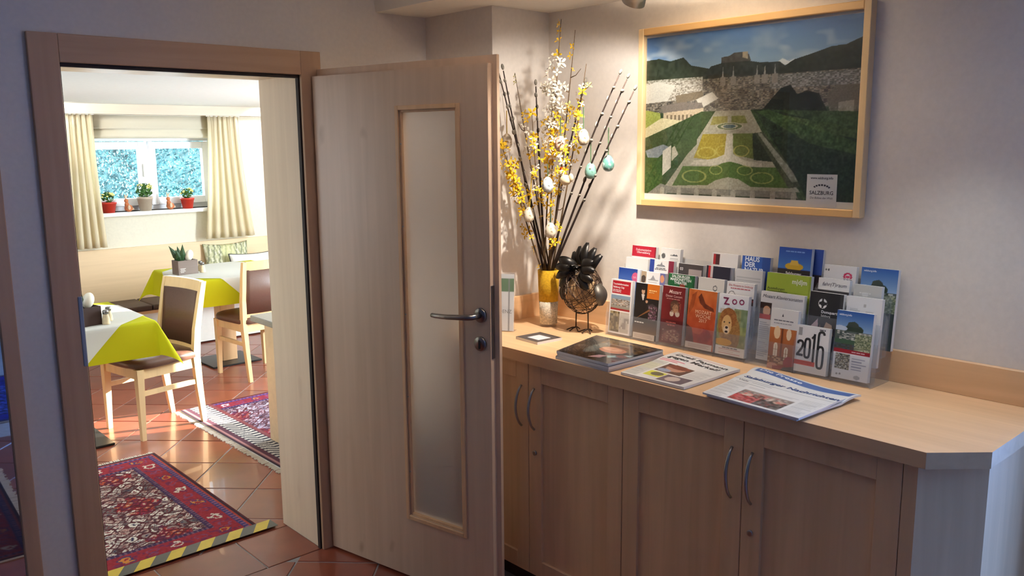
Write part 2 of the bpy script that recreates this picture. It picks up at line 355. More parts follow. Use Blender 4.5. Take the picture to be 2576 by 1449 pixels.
# floor: slab of grout, each tile a part
floor = struct(box('floor', XL, XR, YF, YB+.3, -.03, -.003, M['grout']))
TM = []
for k, c in enumerate(((140, 72, 52), (132, 66, 48), (147, 77, 56), (126, 62, 46))):
    TM.append(plain('terracotta_%d' % k, c, .28, var=.12, scale=9, bump=.05, coat=.2))
def clip(poly, ax, val, keep_less):
    out = []
    for i in range(len(poly)):
        a, b = poly[i], poly[(i+1) % len(poly)]; ia = (a[ax] <= val) == keep_less; ib = (b[ax] <= val) == keep_less
        if ia: out.append(a)
        if ia != ib:
            t = (val-a[ax])/(b[ax]-a[ax]); out.append((a[0]+(b[0]-a[0])*t, a[1]+(b[1]-a[1])*t))
    return out
def tile(poly):
    cx = sum(p[0] for p in poly)/len(poly); cy = sum(p[1] for p in poly)/len(poly)
    q = [(p[0]-cx, p[1]-cy) for p in poly]; n = len(q); r = max(math.hypot(*p) for p in q); e = 1-.003/max(r, .02)
    dz = random.uniform(-.0006, .0006)
    v = [(x, y, -.008) for x, y in q]+[(x, y, -.0022+dz) for x, y in q]+[(x*e, y*e, dz) for x, y in q]
    f = [(i, (i+1) % n, n+(i+1) % n, n+i) for i in range(n)]+[(n+i, n+(i+1) % n, 2*n+(i+1) % n, 2*n+i) for i in range(n)]+[tuple(range(2*n, 3*n))]
    o = mesh_obj('tile', v, f, random.choice(TM), floor, loc=(cx, cy, 0)); return o
J = .007
def lattice(c_sum, c_dif, pitch, x0, x1, y0, y1, minarea=.002):
    """square tiles laid diagonally: joints where x+y and y-x meet the two offsets"""
    n = int((x1-x0+y1-y0)/pitch)+3; S = pitch/math.sqrt(2)
    i0 = int((x0+y0-c_sum)/pitch)-1; j0 = int((y0-x1-c_dif)/pitch)-1; g = J/math.sqrt(2)*1.0
    for i in range(i0, i0+n):
        for j in range(j0, j0+n):
            s0, s1, d0, d1 = c_sum+i*pitch+g, c_sum+(i+1)*pitch-g, c_dif+j*pitch+g, c_dif+(j+1)*pitch-g
            P = [((s-d)/2, (s+d)/2) for s, d in ((s0, d0), (s1, d0), (s1, d1), (s0, d1))]
            for ax, val, less in ((0, x0, False), (0, x1, True), (1, y0, False), (1, y1, True)):
                P = clip(P, ax, val, less)
                if len(P) < 3: break
            if len(P) < 3: continue
            a = abs(sum(P[k][0]*P[(k+1) % len(P)][1]-P[(k+1) % len(P)][0]*P[k][1] for k in range(len(P))))/2
            if a > minarea: tile(P)
lattice(.366, .750, .487, -.93, 2.6, .313, 4.2)
for x0, x1 in ((-.93, -.633), (-.628, -.285), (-.28, -.037)): tile([(x0, .006), (x1, .006), (x1, .308), (x0, .308)])
lattice(-.2, .145, .487, -2.4, .36, -2.6, .0, .004)

# door lining and casing of the doorway
door_frame = struct(MB().box(DX1-.0, DX1+.022, .022, .345, 0, DZ).box(DX0-.022, DX0, .022, .345, 0, DZ).box(DX0-.022, DX1+.022, .022, .345, DZ, DZ+.022).build('door_1', M['lining']), 'pale maple door lining of the open doorway')
for nm, q, mt in (('casing', (DX0-.09, DX0, -.016, 0, 0, 2.058), 'casing_z'), ('casing', (DX1, .05, -.016, 0, 0, 2.058), 'casing_z'), ('casing', (DX0, DX1, -.016, 0, DZ, 2.058), 'casing_x')):
    box(nm, *q, M[mt], door_frame, b=.002)
sl = MB(); sl.box(DX1-.006, DX1+.002, .002, .022, 0, DZ-.0); sl.box(DX0-.002, DX0+.006, .002, .022, 0, DZ); sl.box(DX0, DX1, .002, .022, DZ-.012, DZ+.002)
part(sl.build('seal', M['dark'], door_frame), 'dark rubber seal')
box('strike_plate', DX0-.013, DX0+.001, -.019, .018, .965, 1.205, plain('zinc_plate', (150, 160, 172), .5, .3), door_frame, b=.002)

# ------------------------------------------------------------------ open door leaf
AN = 1.3749; HX, HY = 0.0, -.0235
leaf = thing('door_leaf', 'open maple door with tall frosted glass strip and steel lever handle', 'door', (HX, HY, 0))
leaf.rotation_euler = (0, 0, -AN)        # local +x runs away from the hinge, local +y towards the counter
U0, U1, G0, G1, GZ0, GZ1 = .006, .872, .462, .735, .272, 1.822
lf = MB()
for a, b_, z0, z1, t0, t1 in ((U0, G0, .012, 1.962, 0, .026), (G1, U1, .012, 1.962, 0, .026), (G0, G1, .012, GZ0, 0, .026), (G0, G1, GZ1, 1.962, 0, .026),
                          (U0, G0, .012, 1.99, .026, .04), (G1, .891, .012, 1.99, .026, .04), (G0, G1, .012, GZ0, .026, .04), (G0, G1, GZ1, 1.99, .026, .04)):
    lf.box(a, b_, t0, t1, z0, z1)
lf.build('leaf_panel', M['door'], leaf)
bd = MB()
for a, b_, z0, z1 in ((.446, .462, .254, 1.836), (.735, .751, .254, 1.836), (.462, .735, 1.820, 1.836), (.462, .735, .254, .270)): bd.box(a, b_, -.005, .012, z0, z1, .0015)
for a, b_, z0, z1 in ((.462, .472, .27, 1.82), (.725, .735, .27, 1.82), (.472, .725, 1.812, 1.82), (.472, .725, .27, .282)): bd.box(a, b_, .003, .014, z0, z1, .001)
bd.build('glazing_bead', M['maple_z'], leaf)
fg, t, b = nodes('frosted_glass'); b.inputs['Base Color'].default_value = (.86, .84, .80, 1); b.inputs['Roughness'].default_value = .5; b.inputs['Transmission Weight'].default_value = .82; b.inputs['IOR'].default_value = 1.3
part(box('glass_pane', .463, .734, .016, .021, .273, 1.821, fg, leaf), 'frosted glass pane')
for z in (.45, .75, 1.07, 1.4, 1.7): MB().tube([(.4675, .001, z), (.4675, .004, z)], .003, 8).build('bead_screw', M['chrome_d'], leaf)
hd = MB(); hd.lathe([(.0, 0), (.026, 0), (.026, .006), (.024, .009), (.0, .009)], 28)
hv = [(p[0]+.83, -p[2], p[1]+1.108) for p in hd.v]
handle = mesh_obj('lever_handle', hv, [tuple(reversed(f)) for f in hd.f], M['chrome'], leaf, True)
lv = MB(); lv.tube([(.83, -.006, 1.108), (.83, -.035, 1.108), (.826, -.046, 1.107), (.815, -.052, 1.106), (.78, -.054, 1.103), (.72, -.055, 1.098), (.665, -.053, 1.096), (.645, -.048, 1.0955), (.640, -.043, 1.095)], [.010, .010, .0102, .0102, .0098, .0092, .0086, .008, .004], 14)
lv.build('lever', M['chrome'], handle, True)
kh = MB(); kh.lathe([(.0, 0), (.026, 0), (.026, .006), (.024, .009), (.0, .009)], 28)
key = mesh_obj('key_escutcheon', [(p[0]+.828, -p[2], p[1]+1.006) for p in kh.v], [tuple(reversed(f)) for f in kh.f], M['chrome'], leaf, True)
MB().box(.8235, .8325, -.0105, -.008, .988, 1.02, .002).build('keyhole', M['black'], key)
box('lock_plate', U1-.001, U1+.0025, .004, .022, .955, 1.215, M['chrome'], leaf, b=.001)
for z in (.25, 1.75): MB().tube([(-.006, .036, z-.035), (-.006, .036, z+.035)], .007, 12).build('hinge', M['chrome_d'], leaf, True)

# ------------------------------------------------------------------ mirror at the far left
mir = thing('wall_mirror', 'tall wood framed mirror at the left edge showing dark rugs', 'mirror', (-1.42, 0, 0))
mf = MB(); x0, x1, z0, z1 = -.40, .325, .12, 2.02; fw = .048
mf.box(x0, x0+fw, -.022, 0, z0, z1, .003).box(x1-fw, x1, -.022, 0, z0, z1, .003).box(x0+fw, x1-fw, -.022, 0, z1-fw, z1, .003).box(x0+fw, x1-fw, -.022, 0, z0, z0+fw, .003)
mf.build('frame', M['casing_z'], mir)
mm, t, b = nodes('silvered_glass'); b.inputs['Base Color'].default_value = (.72, .74, .76, 1); b.inputs['Metallic'].default_value = 1; b.inputs['Roughness'].default_value = .02
box('mirror_glass', x0+fw-.004, x1-fw+.004, -.010, -.002, z0+fw-.004, z1-fw+.004, mm, mir)

# ------------------------------------------------------------------ counter
XC = .337
counter = thing('counter_cabinet', 'long maple cabinet with panelled doors under the brochure racks', 'cabinet', (XC, -1.35, 0))
OX, OY = XC, -1.35
ch = .116; P0 = [(XC+.021, -.44), (XC+.021, -2.2405), (XC, -2.2405), (XC, -2.275), (XC+.021+ch, -2.39), (XW-.002, -2.39), (XW-.002, -.44)]
cb = MB().prism([(p[0]-OX, p[1]-OY) for p in P0], .085, .918); cb.build('carcass', M['maple_z'], counter)
P1 = [(p[0]+(.05 if p[0] < .5 else 0), p[1]+(.04 if p[1] < -1 else 0)) for p in P0]
MB().prism([(p[0]-OX, p[1]-OY) for p in P1], 0, .085).build('plinth', M['box_d'], counter)
DOORS = [(-.445, -.8895, 1), (-.8925, -1.3365, 0), (-1.3395, -1.786, 1), (-1.789, -2.238, 0)]
for i, (ya, yb, hr) in enumerate(DOORS):
    d = MB(); y0, y1 = yb-OY, ya-OY; zz0, zz1, fwid = .1, .913, .064
    d.box(0, .019, y0, y0+fwid, zz0, zz1, .0012).box(0, .019, y1-fwid, y1, zz0, zz1, .0012).box(0, .019, y0+fwid, y1-fwid, zz1-fwid, zz1, .0012).box(0, .019, y0+fwid, y1-fwid, zz0, zz0+fwid, .0012)
    dr = d.build('door', M['maple_z'], counter)
    MB().box(.011, .018, y0+fwid-.004, y1-fwid+.004, zz0+fwid-.004, zz1-fwid+.004).build('door_panel', M['maple_z'], dr)
    hy = (y0+.032) if hr else (y1-.032)
    pts = []
    for k in range(13):
        tt = k/12; pts.append((-.004-.030*math.sin(PI*tt)**.7, hy, .672+.155*tt))
    MB().tube(pts, [.0042+.0012*math.sin(PI*k/12) for k in range(13)], 10).build('handle', M['chrome_d'], dr, True)
    if not hr:
        kk = MB().lathe([(.0, 0), (.0095, 0), (.0095, .004), (.008, .005), (0, .005)], 18)
        lk = mesh_obj('lock', [(-p[2], p[0]+hy, p[1]+.583) for p in kk.v], kk.f, M['chrome_d'], dr, True)
        
tp = thing('worktop', 'maple worktop with cut corner carrying the brochures and vase', 'worktop', (.317, -1.35, .918))
def wt(p): return (p[0]-.317, p[1]+1.35)
PT = [(.317, -.44), (.317, -2.299), (.434, -2.405), (XW-.002, -2.405), (XW-.002, -.44)]
MB().prism([wt(p) for p in PT], 0, .042).build('top_board', M['maple_y'], tp)
MB().box(XW-.022-.317, XW-.002-.317, -2.405+1.35, -.44+1.35, .042, .142, .001).build('backsplash', M['maple_y'], tp)
MB().box(.58-.317, XW-.022-.317, -.46+1.35, -.44+1.35, .042, .142, .001).build('backsplash', M['maple_x'], tp)

# ------------------------------------------------------------------ framed poster
pic = thing('framed_poster', 'large framed aerial photograph of a formal garden below a hilltop castle', 'picture', (XW, -1.395, 1.46))
PW, PH, FW, FD = .892, .655, .024, .034
# local x: 0 at the wall, negative towards the room; y: image right is -y
by = wood('beech_y', (233, 190, 128), 1, .4, .12)
for ya, yb in ((-PW/2, -PW/2+FW), (PW/2-FW, PW/2)): box('frame_side', -FD, 0, ya, yb, 0, PH, M['beech'], pic, .002)
for za, zb in ((0, FW), (PH-FW, PH)): box('frame_rail', -FD, 0, -PW/2+FW, PW/2-FW, za, zb, by, pic, .002)
NX, NY = 480, 350
p = Paint(NX, NY, (40, 60, 40)); U, T = p.U, 1-p.V
sky = T < .34; tt = np.clip(T/.28, 0, 1)[..., None]
skyc = np.array((48, 84, 138))*(1-tt)+np.array((150, 176, 196))*tt; p.c = np.where(sky[..., None], skyc, p.c)
cl = smooth_noise(NY+1, NX+1, 16, 8)*.6+smooth_noise(NY+1, NX+1, 34, 22)*.4
cm = np.clip((cl-.48)*3.2, 0, 1)*np.clip(1-np.abs(T-.13)/.16, 0, 1)*np.clip(np.abs(U-.45)*2.2+.15, 0, 1); p.put(sky, (205, 208, 206), 0); p.c = p.c*(1-cm[..., None]*.85)+np.array((205, 208, 206))*cm[..., None]*.85
def q(pts, col, a=1): return p.poly([(x, 1-y) for x, y in pts], col, a)
n1 = smooth_noise(NY+1, NX+1, 60, 80); n2 = smooth_noise(NY+1, NX+1, 110, 150)
q([(.55, .27), (.6, .235), (.64, .225), (.67, .2), (.69, .215), (.72, .205), (.76, .22), (.8, .26)], (150, 172, 192)); q([(.63, .235), (.67, .205), (.7, .222), (.72, .212), (.74, .24)], (214, 222, 226))
q([(0, .15), (.07, .145), (.13, .165), (.2, .15), (.24, .2), (.36, .235), (.36, .3), (0, .3)], (34, 44, 30))
q([(.3, .27), (.34, .215), (.4, .2), (.5, .195), (.57, .215), (.66, .22), (.7, .26), (.7, .32), (.3, .32)], (36, 44, 38))
q([(.39, .2), (.39, .17), (.43, .165), (.45, .15), (.49, .15), (.52, .165), (.53, .2)], (70, 70, 66)); q([(.49, .18), (.49, .15), (.515, .15), (.515, .19)], (150, 140, 120))
q([(.66, .26), (.72, .215), (.8, .19), (.87, .165), (.93, .16), (1, .125), (1, .36), (.66, .36)], (28, 36, 26))
hill = (T > .12) & (T < .34); p.noise(hill & ~(p.c[..., 2] > 120), 14, 60, 80)
# town
town = (T > .285) & (T < .47); p.put(town, (96, 92, 84)); p.speck(0, 1-.47, 1, 1-.285, [(92, 88, 80), (120, 112, 98), (70, 68, 64), (150, 142, 126), (58, 58, 54), (104, 96, 82)], 120, 40, .75); p.noise(town, 22, 50, 70)
p.speck(0, 1-.40, .3, 1-.27, [(196, 190, 176), (160, 152, 138), (120, 112, 98), (214, 208, 196)], 44, 24, .75); p.speck(.62, 1-.36, 1, 1-.29, [(150, 152, 150), (110, 110, 108), (80, 84, 82)], 44, 16, .8)
for x in (.40, .45, .56, .595, .64): q([(x-.006, .3), (x, .225), (x+.006, .3)], (140, 140, 136)); q([(x-.012, .33), (x-.012, .28), (x+.014, .28), (x+.014, .33)], (128, 124, 116))
q([(0, .30), (.06, .28), (.16, .31), (.12, .4), (0, .41)], (190, 186, 174)); q([(.16, .37), (.3, .35), (.31, .39), (.17, .42)], (110, 98, 80)); q([(.27, .4), (.35, .36), (.38, .4), (.3, .45)], (196, 190, 176))
q([(.08, .43), (.2, .41), (.3, .42), (.31, .45), (.1, .48)], (112, 104, 96)); q([(.1, .47), (.31, .45), (.31, .51), (.1, .53)], (184, 166, 138))
for k in range(9): x = .115+k*.021; q([(x, .485), (x+.01, .485), (x+.01, .515), (x, .515)], (110, 96, 76))
q([(0, .45), (.08, .47), (.09, .56), (0, .6)], (140, 150, 70)); q([(0, .56), (.09, .5), (.2, .52), (.1, .6), (0, .62)], (200, 190, 150))
# dark trees to the right
q([(.6, .46), (.64, .40), (.67, .36), (.71, .345), (.74, .40), (.78, .38), (.83, .4), (.87, .5), (.87, .53), (.6, .52)], (20, 28, 20))
q([(.86, .41), (.9, .36), (1, .36), (1, .52), (.88, .52)], (96, 92, 82)); q([(.91, .45), (.97, .44), (.97, .52), (.91, .52)], (140, 136, 122))
# garden
q([(.3, .47), (.55, .47), (1, .5), (1, 1), (0, 1), (0, .62)], (46, 66, 34))
q([(.37, .47), (.535, .47), (.66, .74), (.77, .92), (.1, .94), (.22, .74), (.31, .58)], (150, 146, 128))
q([(.36, .50), (.43, .50), (.43, .545), (.345, .55)], (132, 126, 66)); q([(.45, .50), (.51, .50), (.525, .545), (.45, .545)], (112, 116, 58))
p.ell(.44, 1-.56, .065, .022, (176, 170, 150)); p.ring(.44, 1-.56, .05, .016, .18, (84, 96, 60)); p.ell(.44, 1-.56, .03, .011, (70, 92, 96))
q([(.31, .60), (.432, .60), (.428, .715), (.4, .735), (.34, .75), (.265, .74), (.28, .7)], (142, 126, 42)); q([(.455, .60), (.55, .60), (.63, .75), (.56, .745), (.50, .73), (.462, .715)], (86, 98, 44))
q([(.55, .60), (.57, .60), (.65, .76), (.56, .75), (.555, .7)], (32, 42, 28))
for cu, cv, a_ in ((.33, .71, .045), (.41, .70, .03), (.5, .70, .035)): p.ring(cu, 1-cv, a_, .03, .1, (170, 160, 84), .7)
q([(.428, .60), (.458, .60), (.462, .72), (.52, .755), (.6, .765), (.6, .79), (.5, .785), (.44, .76), (.37, .785), (.25, .78), (.27, .755), (.36, .75), (.42, .72)], (178, 172, 154))
q([(.21, .79), (.38, .79), (.41, .77), (.45, .76), (.5, .775), (.53, .79), (.68, .79), (.73, .9), (.55, .9), (.49, .86), (.44, .85), (.38, .87), (.34, .9), (.155, .91)], (66, 92, 38))
for cu, cv, ru, rv in ((.27, .85, .06, .035), (.38, .81, .03, .025), (.52, .81, .035, .025), (.6, .85, .05, .03)): p.ring(cu, 1-cv, ru, rv, .09, (150, 150, 84), .8)
q([(.56, .60), (.6, .595), (.8, .89), (.72, .90)], (60, 68, 46)); q([(.572, .6), (.59, .6), (.77, .86), (.735, .87)], (150, 150, 138), .75)
# hedges
q([(.55, .47), (.62, .47), (1, .60), (1, 1), (.82, 1), (.74, .82)], (26, 42, 24)); q([(.56, .48), (.62, .475), (1, .66), (1, .72), (.8, .66)], (52, 76, 36), .8); q([(.66, .5), (.9, .56), (1, .6), (1, .64), (.85, .6)], (66, 86, 42), .7)
hed = (U > .55+.3*(T-.47)) & (T > .47) & (U > .5+(T-.47)*.55); p.noise(hed, 16, 60, 80); p.noise(hed, 10, 120, 160)
q([(0, .7), (.1, .66), (.14, .68), (.03, .78)], (120, 128, 132)); q([(.1, .7), (.145, .665), (.145, .8), (.1, .85)], (190, 184, 168)); q([(.15, .68), (.2, .64), (.2, .7), (.15, .76)], (176, 170, 150)); q([(0, .74), (.1, .74), (.1, .92), (0, .97)], (52, 78, 34)); q([(.16, .66), (.28, .54), (.28, .66), (.2, .76)], (50, 72, 36), .9)
q([(0, .98), (.09, .9), (.16, .92), (.75, .92), (.78, 1), (0, 1)], (120, 118, 108)); q([(.13, .955), (.78, .955), (.78, 1), (.08, 1)], (52, 62, 44))
for k in range(8): x = .1+k*.092; q([(x-.012, 1), (x-.012, .93), (x, .915), (x+.012, .93), (x+.012, 1)], (150, 146, 132))
q([(.41, .955), (.48, .955), (.48, 1), (.41, 1)], (150, 146, 134))
gar = T > .47; p.noise(gar, 12, 120, 160); p.noise(T > .285, 9, 200, 260)
p.rect(0, 0, 1, .035, (222, 220, 214)); p.rect(0, .985, 1, 1, (200, 200, 198))
p.c = np.clip((p.c/255)**.95*1.02*255, 0, 240)
slb = slab('photo_print', PW-2*FW, PH-2*FW, .002, p, M['print'], parent=pic)
R_FACE = Matrix(((0, 0, -1), (-1, 0, 0), (0, 1, 0))).to_4x4()
slb.matrix_local = Matrix.Translation((-.010, 0, FW)) @ R_FACE
lab = Paint(20, 20, (226, 224, 222)); lo = slab('poster_label', .104, .104, .0006, lab, M['print'], parent=pic); lo.matrix_local = Matrix.Translation((-.0125, -.304, FW+.004)) @ R_FACE
text('www.salzburg.info', .0105, (60, 60, 66), lo, 0, .092, .0009, bold=.02); text('SALZBURG', .017, (50, 50, 54), lo, 0, .044, .0009, bold=.015); text('Die Bühne der Welt', .0095, (70, 70, 74), lo, 0, .028, .0009, shear=.2)
cr = MB()
for k in range(7):
    a0 = PI*(.15+.7*k/7); a1 = PI*(.15+.7*(k+.7)/7)
    cr.add([(.034*math.cos(a0), .053+.022*math.sin(a0)*.9, .0009), (.028*math.cos(a0), .053+.014*math.sin(a0), .0009), (.028*math.cos(a1), .053+.014*math.sin(a1), .0009), (.034*math.cos(a1), .053+.022*math.sin(a1)*.9, .0009)], [(0, 1, 2, 3)])
cr.build('emblem', ink((60, 60, 64)), lo)
pg = clear('picture_glass', (.96, .97, .97), 1.5, .01); box('glass_cover', -.020, -.018, -PW/2+FW, PW/2-FW, FW, PH-FW, pg, pic)
#__PART2__
# ------------------------------------------------------------------ ceiling spotlight over the counter
spot = thing('ceiling_spotlight', 'small grey spotlight hanging from the ceiling in front of the poster', 'lamp', (.46, -1.27, CEIL))
MB().lathe([(0, -.016), (.036, -.016), (.04, -.012), (.04, 0), (0, 0)], 24).build('rose', M['chrome_d'], spot, True)
AIM = (Vector((.78, -.56, 1.15))-Vector((.46, -1.27, 2.165))).normalized()
RQ = AIM.to_track_quat('Z', 'Y').to_matrix().to_4x4()
hd = MB().lathe([(0, -.045), (.022, -.045), (.034, -.03), (.038, .045), (.034, .045), (.03, .03), (0, .03)], 28).build('lamp_head', M['chrome_d'], spot, True); hd.matrix_local = Matrix.Translation((0, 0, -.062)) @ RQ
MB().tube([(0, 0, -.014), (0, 0, -.06)], .006, 10).build('stem', M['chrome_d'], spot)
em = bpy.data.materials.new('lamp_glow'); em.use_nodes = True; em.node_tree.nodes['Principled BSDF'].inputs['Emission Color'].default_value = (1, .8, .55, 1); em.node_tree.nodes['Principled BSDF'].inputs['Emission Strength'].default_value = 8
bl = MB().lathe([(0, .031), (.029, .031), (.029, .034), (0, .034)], 24).build('bulb', em, spot); bl.matrix_local = hd.matrix_local.copy()
def spot_light(name, loc, aim, power, size, blend, col, r=.02):
    l = bpy.data.lights.new(name, 'SPOT'); l.energy = power; l.spot_size = math.radians(size); l.spot_blend = blend; l.color = col; l.shadow_soft_size = r
    o = bpy.data.objects.new(name, l); C.objects.link(o); o.location = loc; o.rotation_euler = Vector(aim).to_track_quat('-Z', 'Y').to_euler(); return o
spot_light('spotlight_beam', Vector((.46, -1.27, 2.165))+AIM*.05, AIM, 20, 112, .4, (1, .93, .86), .022)
spot_light('spotlight_hot_beam', Vector((.46, -1.27, 2.165))+AIM*.05, Vector((.70, -.66, 1.02))-Vector((.46, -1.27, 2.165)), 62, 62, .85, (1, .91, .80), .022)
spot_light('added_uplight', (.43, -1.37, 2.14), (.05, .05, 1), 135, 165, .5, (1, .84, .66), .02)  # uplight added beside the lamp head to warm soffit and upper walls
dup(spot, (.5, -2.3, CEIL), 0, 'grey spotlight hanging over the bare end of the worktop')
spot_light('end_spotlight_beam', (.5, -2.25, 2.13), (.0, .1, -1), 22, 80, 1, (.88, .96, 1), .03)
def downlight(x, y, aim, power, size, lab):
    d_ = thing('ceiling_downlight', lab, 'lamp', (x, y, CEILD), 0, 'downlights in the dining ceiling')
    MB().lathe([(.028, -.004), (.036, -.004), (.036, 0), (.028, 0)], 20).build('ring', M['white'], d_, True); MB().lathe([(0, -.003), (.027, -.003), (.027, -.001), (0, -.001)], 20).build('lens', em, d_)
    spot_light('downlight_beam', (x, y, CEILD-.02), Vector(aim)-Vector((x, y, CEILD-.02)), power, size, .35, (1, .92, .80), .03)
downlight(2.02, 3.98, (1.83, 4.36, 1.72), 22, 86, 'recessed downlight washing the wall right of the curtain')
downlight(.10, 3.98, (.30, 4.22, 1.93), 10, 80, 'recessed downlight washing the pelmet above the left curtain')

# ------------------------------------------------------------------ brochure racks
LEAN = math.radians(5.4); TX = lambda k: .741+.0325*k
def brochure_matrix(x, y, z): 
    s, c = math.sin(LEAN), math.cos(LEAN)
    return Matrix(((0, s, -c, x), (-1, 0, 0, y), (0, c, s, z), (0, 0, 0, 1)))
def rack(label, y0, y1, cuts, tiers):
    r = thing('brochure_rack', label, 'brochure rack', (.80, (y0+y1)/2, HC), 0); cy = (y0+y1)/2; t = .0022
    for k in range(tiers):
        zb = .004+.04*k; xb = TX(k)+.0225-.80; hh = .185
        MB().prism([(xb, zb), (xb+t, zb), (xb+t+hh*math.tan(LEAN), zb+hh), (xb+hh*math.tan(LEAN), zb+hh)], y0-cy, y1-cy, axis=1).build('back_panel', M['acrylic'], r)
        xf = TX(k)-.0045-.80
        MB().prism([(xf, zb), (xf+t, zb), (xf+t+.085*math.tan(LEAN), zb+.085), (xf+.085*math.tan(LEAN), zb+.085)], y0-cy, y1-cy, axis=1).build('front_lip', M['acrylic'], r)
        MB().prism([(xf+t, zb), (xb, zb), (xb, zb+t), (xf+t, zb+t)], y0-cy, y1-cy, axis=1).build('pocket_floor', M['acrylic'], r)
    for yc in [y0]+cuts+[y1]:
        pts = [(TX(0)-.80-.005, 0), (TX(tiers-1)-.80+.024, 0), (TX(tiers-1)-.80+.036, .04*tiers+.12)]
        for k in reversed(range(tiers)):
            pts += [(TX(k)-.80+.012, .04*k+.135), (TX(k)-.80-.005+.0*k, .04*k+.075)]
        MB().prism(pts, yc-cy-t/2, yc-cy+t/2, axis=1).build('divider', M['acrylic'], r)
    return r
rack('clear four tier brochure rack nearest the wire bird', -.908, -1.527, [-1.032, -1.155, -1.278, -1.402], 4)
rack('narrow clear brochure rack in the middle behind the lime leaflet', -1.533, -1.706, [], 4)
rack('clear brochure rack at the bare end of the worktop', -1.712, -1.962, [-1.836], 4)

SHELF = {}
def brochure(key, k, y, wd, zt, label, p, h=.21, mat='print', th=.017, dx=0):
    dl = .004+.0045*k; y -= .6*dl; zt += .2*dl
    o = slab('brochure' if th > .008 else 'leaflet', wd, h, th, p, M[mat])
    o.matrix_world = brochure_matrix(TX(k)+.0195+dx, y, zt-h*math.cos(LEAN)); tag(o, label, 'brochure', 'brochures in the clear racks'); SHELF[key] = o; return o
WH = (232, 230, 228)
def page(base=WH, nx=44, ny=88):
    return Paint(nx if nx == 44 and ny == 88 else 72, ny if nx == 44 and ny == 88 else 140, base)
def strokes(o, x0, x1, y, h, rgb, z=.0176):
    """a line of print too small to read"""
    b = MB(); x = x0
    while x < x1-.002:
        w_ = min(random.uniform(.005, .016), x1-x); b.add([(x, y-h/2, z), (x+w_, y-h/2, z), (x+w_, y+h/2, z), (x, y+h/2, z)], [(0, 1, 2, 3)]); x += w_+.002
    l_ = b.build('fine_print', ink(rgb), o); l_['kind'] = 'stuff'
# front row
p = page(WH, 40, 84); p.rect(.07, .74, .93, .975, (178, 30, 44)); p.grad(.05, .43, .95, .71, (150, 140, 118), (128, 158, 186)); p.speck(.08, .52, .92, .64, [(150, 150, 148), (190, 186, 178), (120, 110, 100), (170, 150, 130)], 12, 7); p.rect(.05, .43, .95, .47, (150, 40, 44)); p.rect(.05, .03, .5, .41, (128, 112, 80)); p.speck(.05, .03, .5, .41, [(128, 112, 80), (96, 84, 58), (160, 146, 110)], 6, 8); p.rect(.52, .03, .95, .41, (188, 182, 172)); p.speck(.52, .1, .95, .3, [(188, 182, 172), (150, 144, 136), (206, 200, 190)], 6, 5)
o = brochure('a', 0, -.964, .106, 1.177, 'leaflet with red title block over city photos, nearest the wire bird in front', p)
text('Touristinformation', .0098, (250, 240, 240), o, -.041, .192, .0176, 'LEFT', .02); text('Salzburg City', .0105, (250, 240, 240), o, -.041, .180, .0176, 'LEFT', .02); [strokes(o, -.041, .0, y_, .0022, (244, 220, 222)) for y_ in (.170, .166, .162)]
p = page((16, 14, 14), 46, 84); p.rect(.5, .74, 1, 1, (206, 112, 30)); p.ell(.33, .86, .07, .055, (196, 160, 130)); p.ell(.33, .905, .08, .03, (40, 30, 24)); p.poly([(.26, .80), (.4, .8), (.36, .7), (.32, .7)], (210, 205, 198)); p.ell(.5, .68, .05, .025, (190, 150, 122)); p.poly([(.55, .62), (.75, .66), (.98, .60), (.8, .34), (.6, .36), (.66, .48)], (60, 48, 54)); p.speck(.6, .36, .95, .6, [(70, 56, 60), (150, 130, 140), (34, 26, 28), (120, 70, 100)], 9, 12, .8); p.poly([(.05, .34), (.1, .36), (.65, .56), (.66, .52)], (120, 80, 44)); p.rect(.03, .24, 1, .30, (50, 34, 26)); p.grad(0, .1, 1, .25, (104, 74, 40), (60, 40, 26)); p.rect(.02, 0, .92, .10, (206, 196, 182)); p.lines(.08, .02, .85, .08, 3, (110, 80, 70))
o = brochure('b', 0, -1.09, .112, 1.176, 'black leaflet showing a man in dark coat with an orange corner', p)
strokes(o, -.05, -.005, .062, .0045, (230, 226, 220)); strokes(o, .008, .045, .186, .004, (250, 210, 140)); strokes(o, .008, .035, .179, .003, (250, 210, 140))
p = page((104, 20, 26), 40, 84); p.rect(0, .0, 1, .42, (84, 14, 22)); p.ell(.58, .66, .2, .11, (70, 46, 34)); p.ell(.62, .62, .13, .075, (182, 140, 108)); p.ell(.47, .53, .09, .05, (196, 186, 172)); p.ell(.72, .53, .1, .05, (196, 186, 172)); p.speck(.4, .55, .85, .74, [(80, 54, 40), (120, 84, 60), (160, 118, 88)], 9, 8, .45); p.ell(.25, .14, .14, .09, (150, 110, 96)); p.ell(.62, .15, .26, .11, (128, 84, 76)); p.speck(.1, .04, .9, .24, [(128, 84, 76), (170, 140, 126), (84, 40, 40), (110, 50, 50)], 11, 10, .8)
o = brochure('c', 0, -1.211, .100, 1.180, 'dark red leaflet with white script title and a bewigged portrait', p)
text('Mozart', .0185, (236, 214, 206), o, .004, .190, .0176, shear=.35, bold=.01); text('Dinner Concert', .0122, (232, 206, 200), o, .002, .174, .0176, sx=.92); strokes(o, -.03, .03, .164, .0022, (210, 160, 150)); strokes(o, -.025, .022, .078, .004, (170, 90, 84)); strokes(o, -.018, .016, .068, .004, (170, 90, 84))
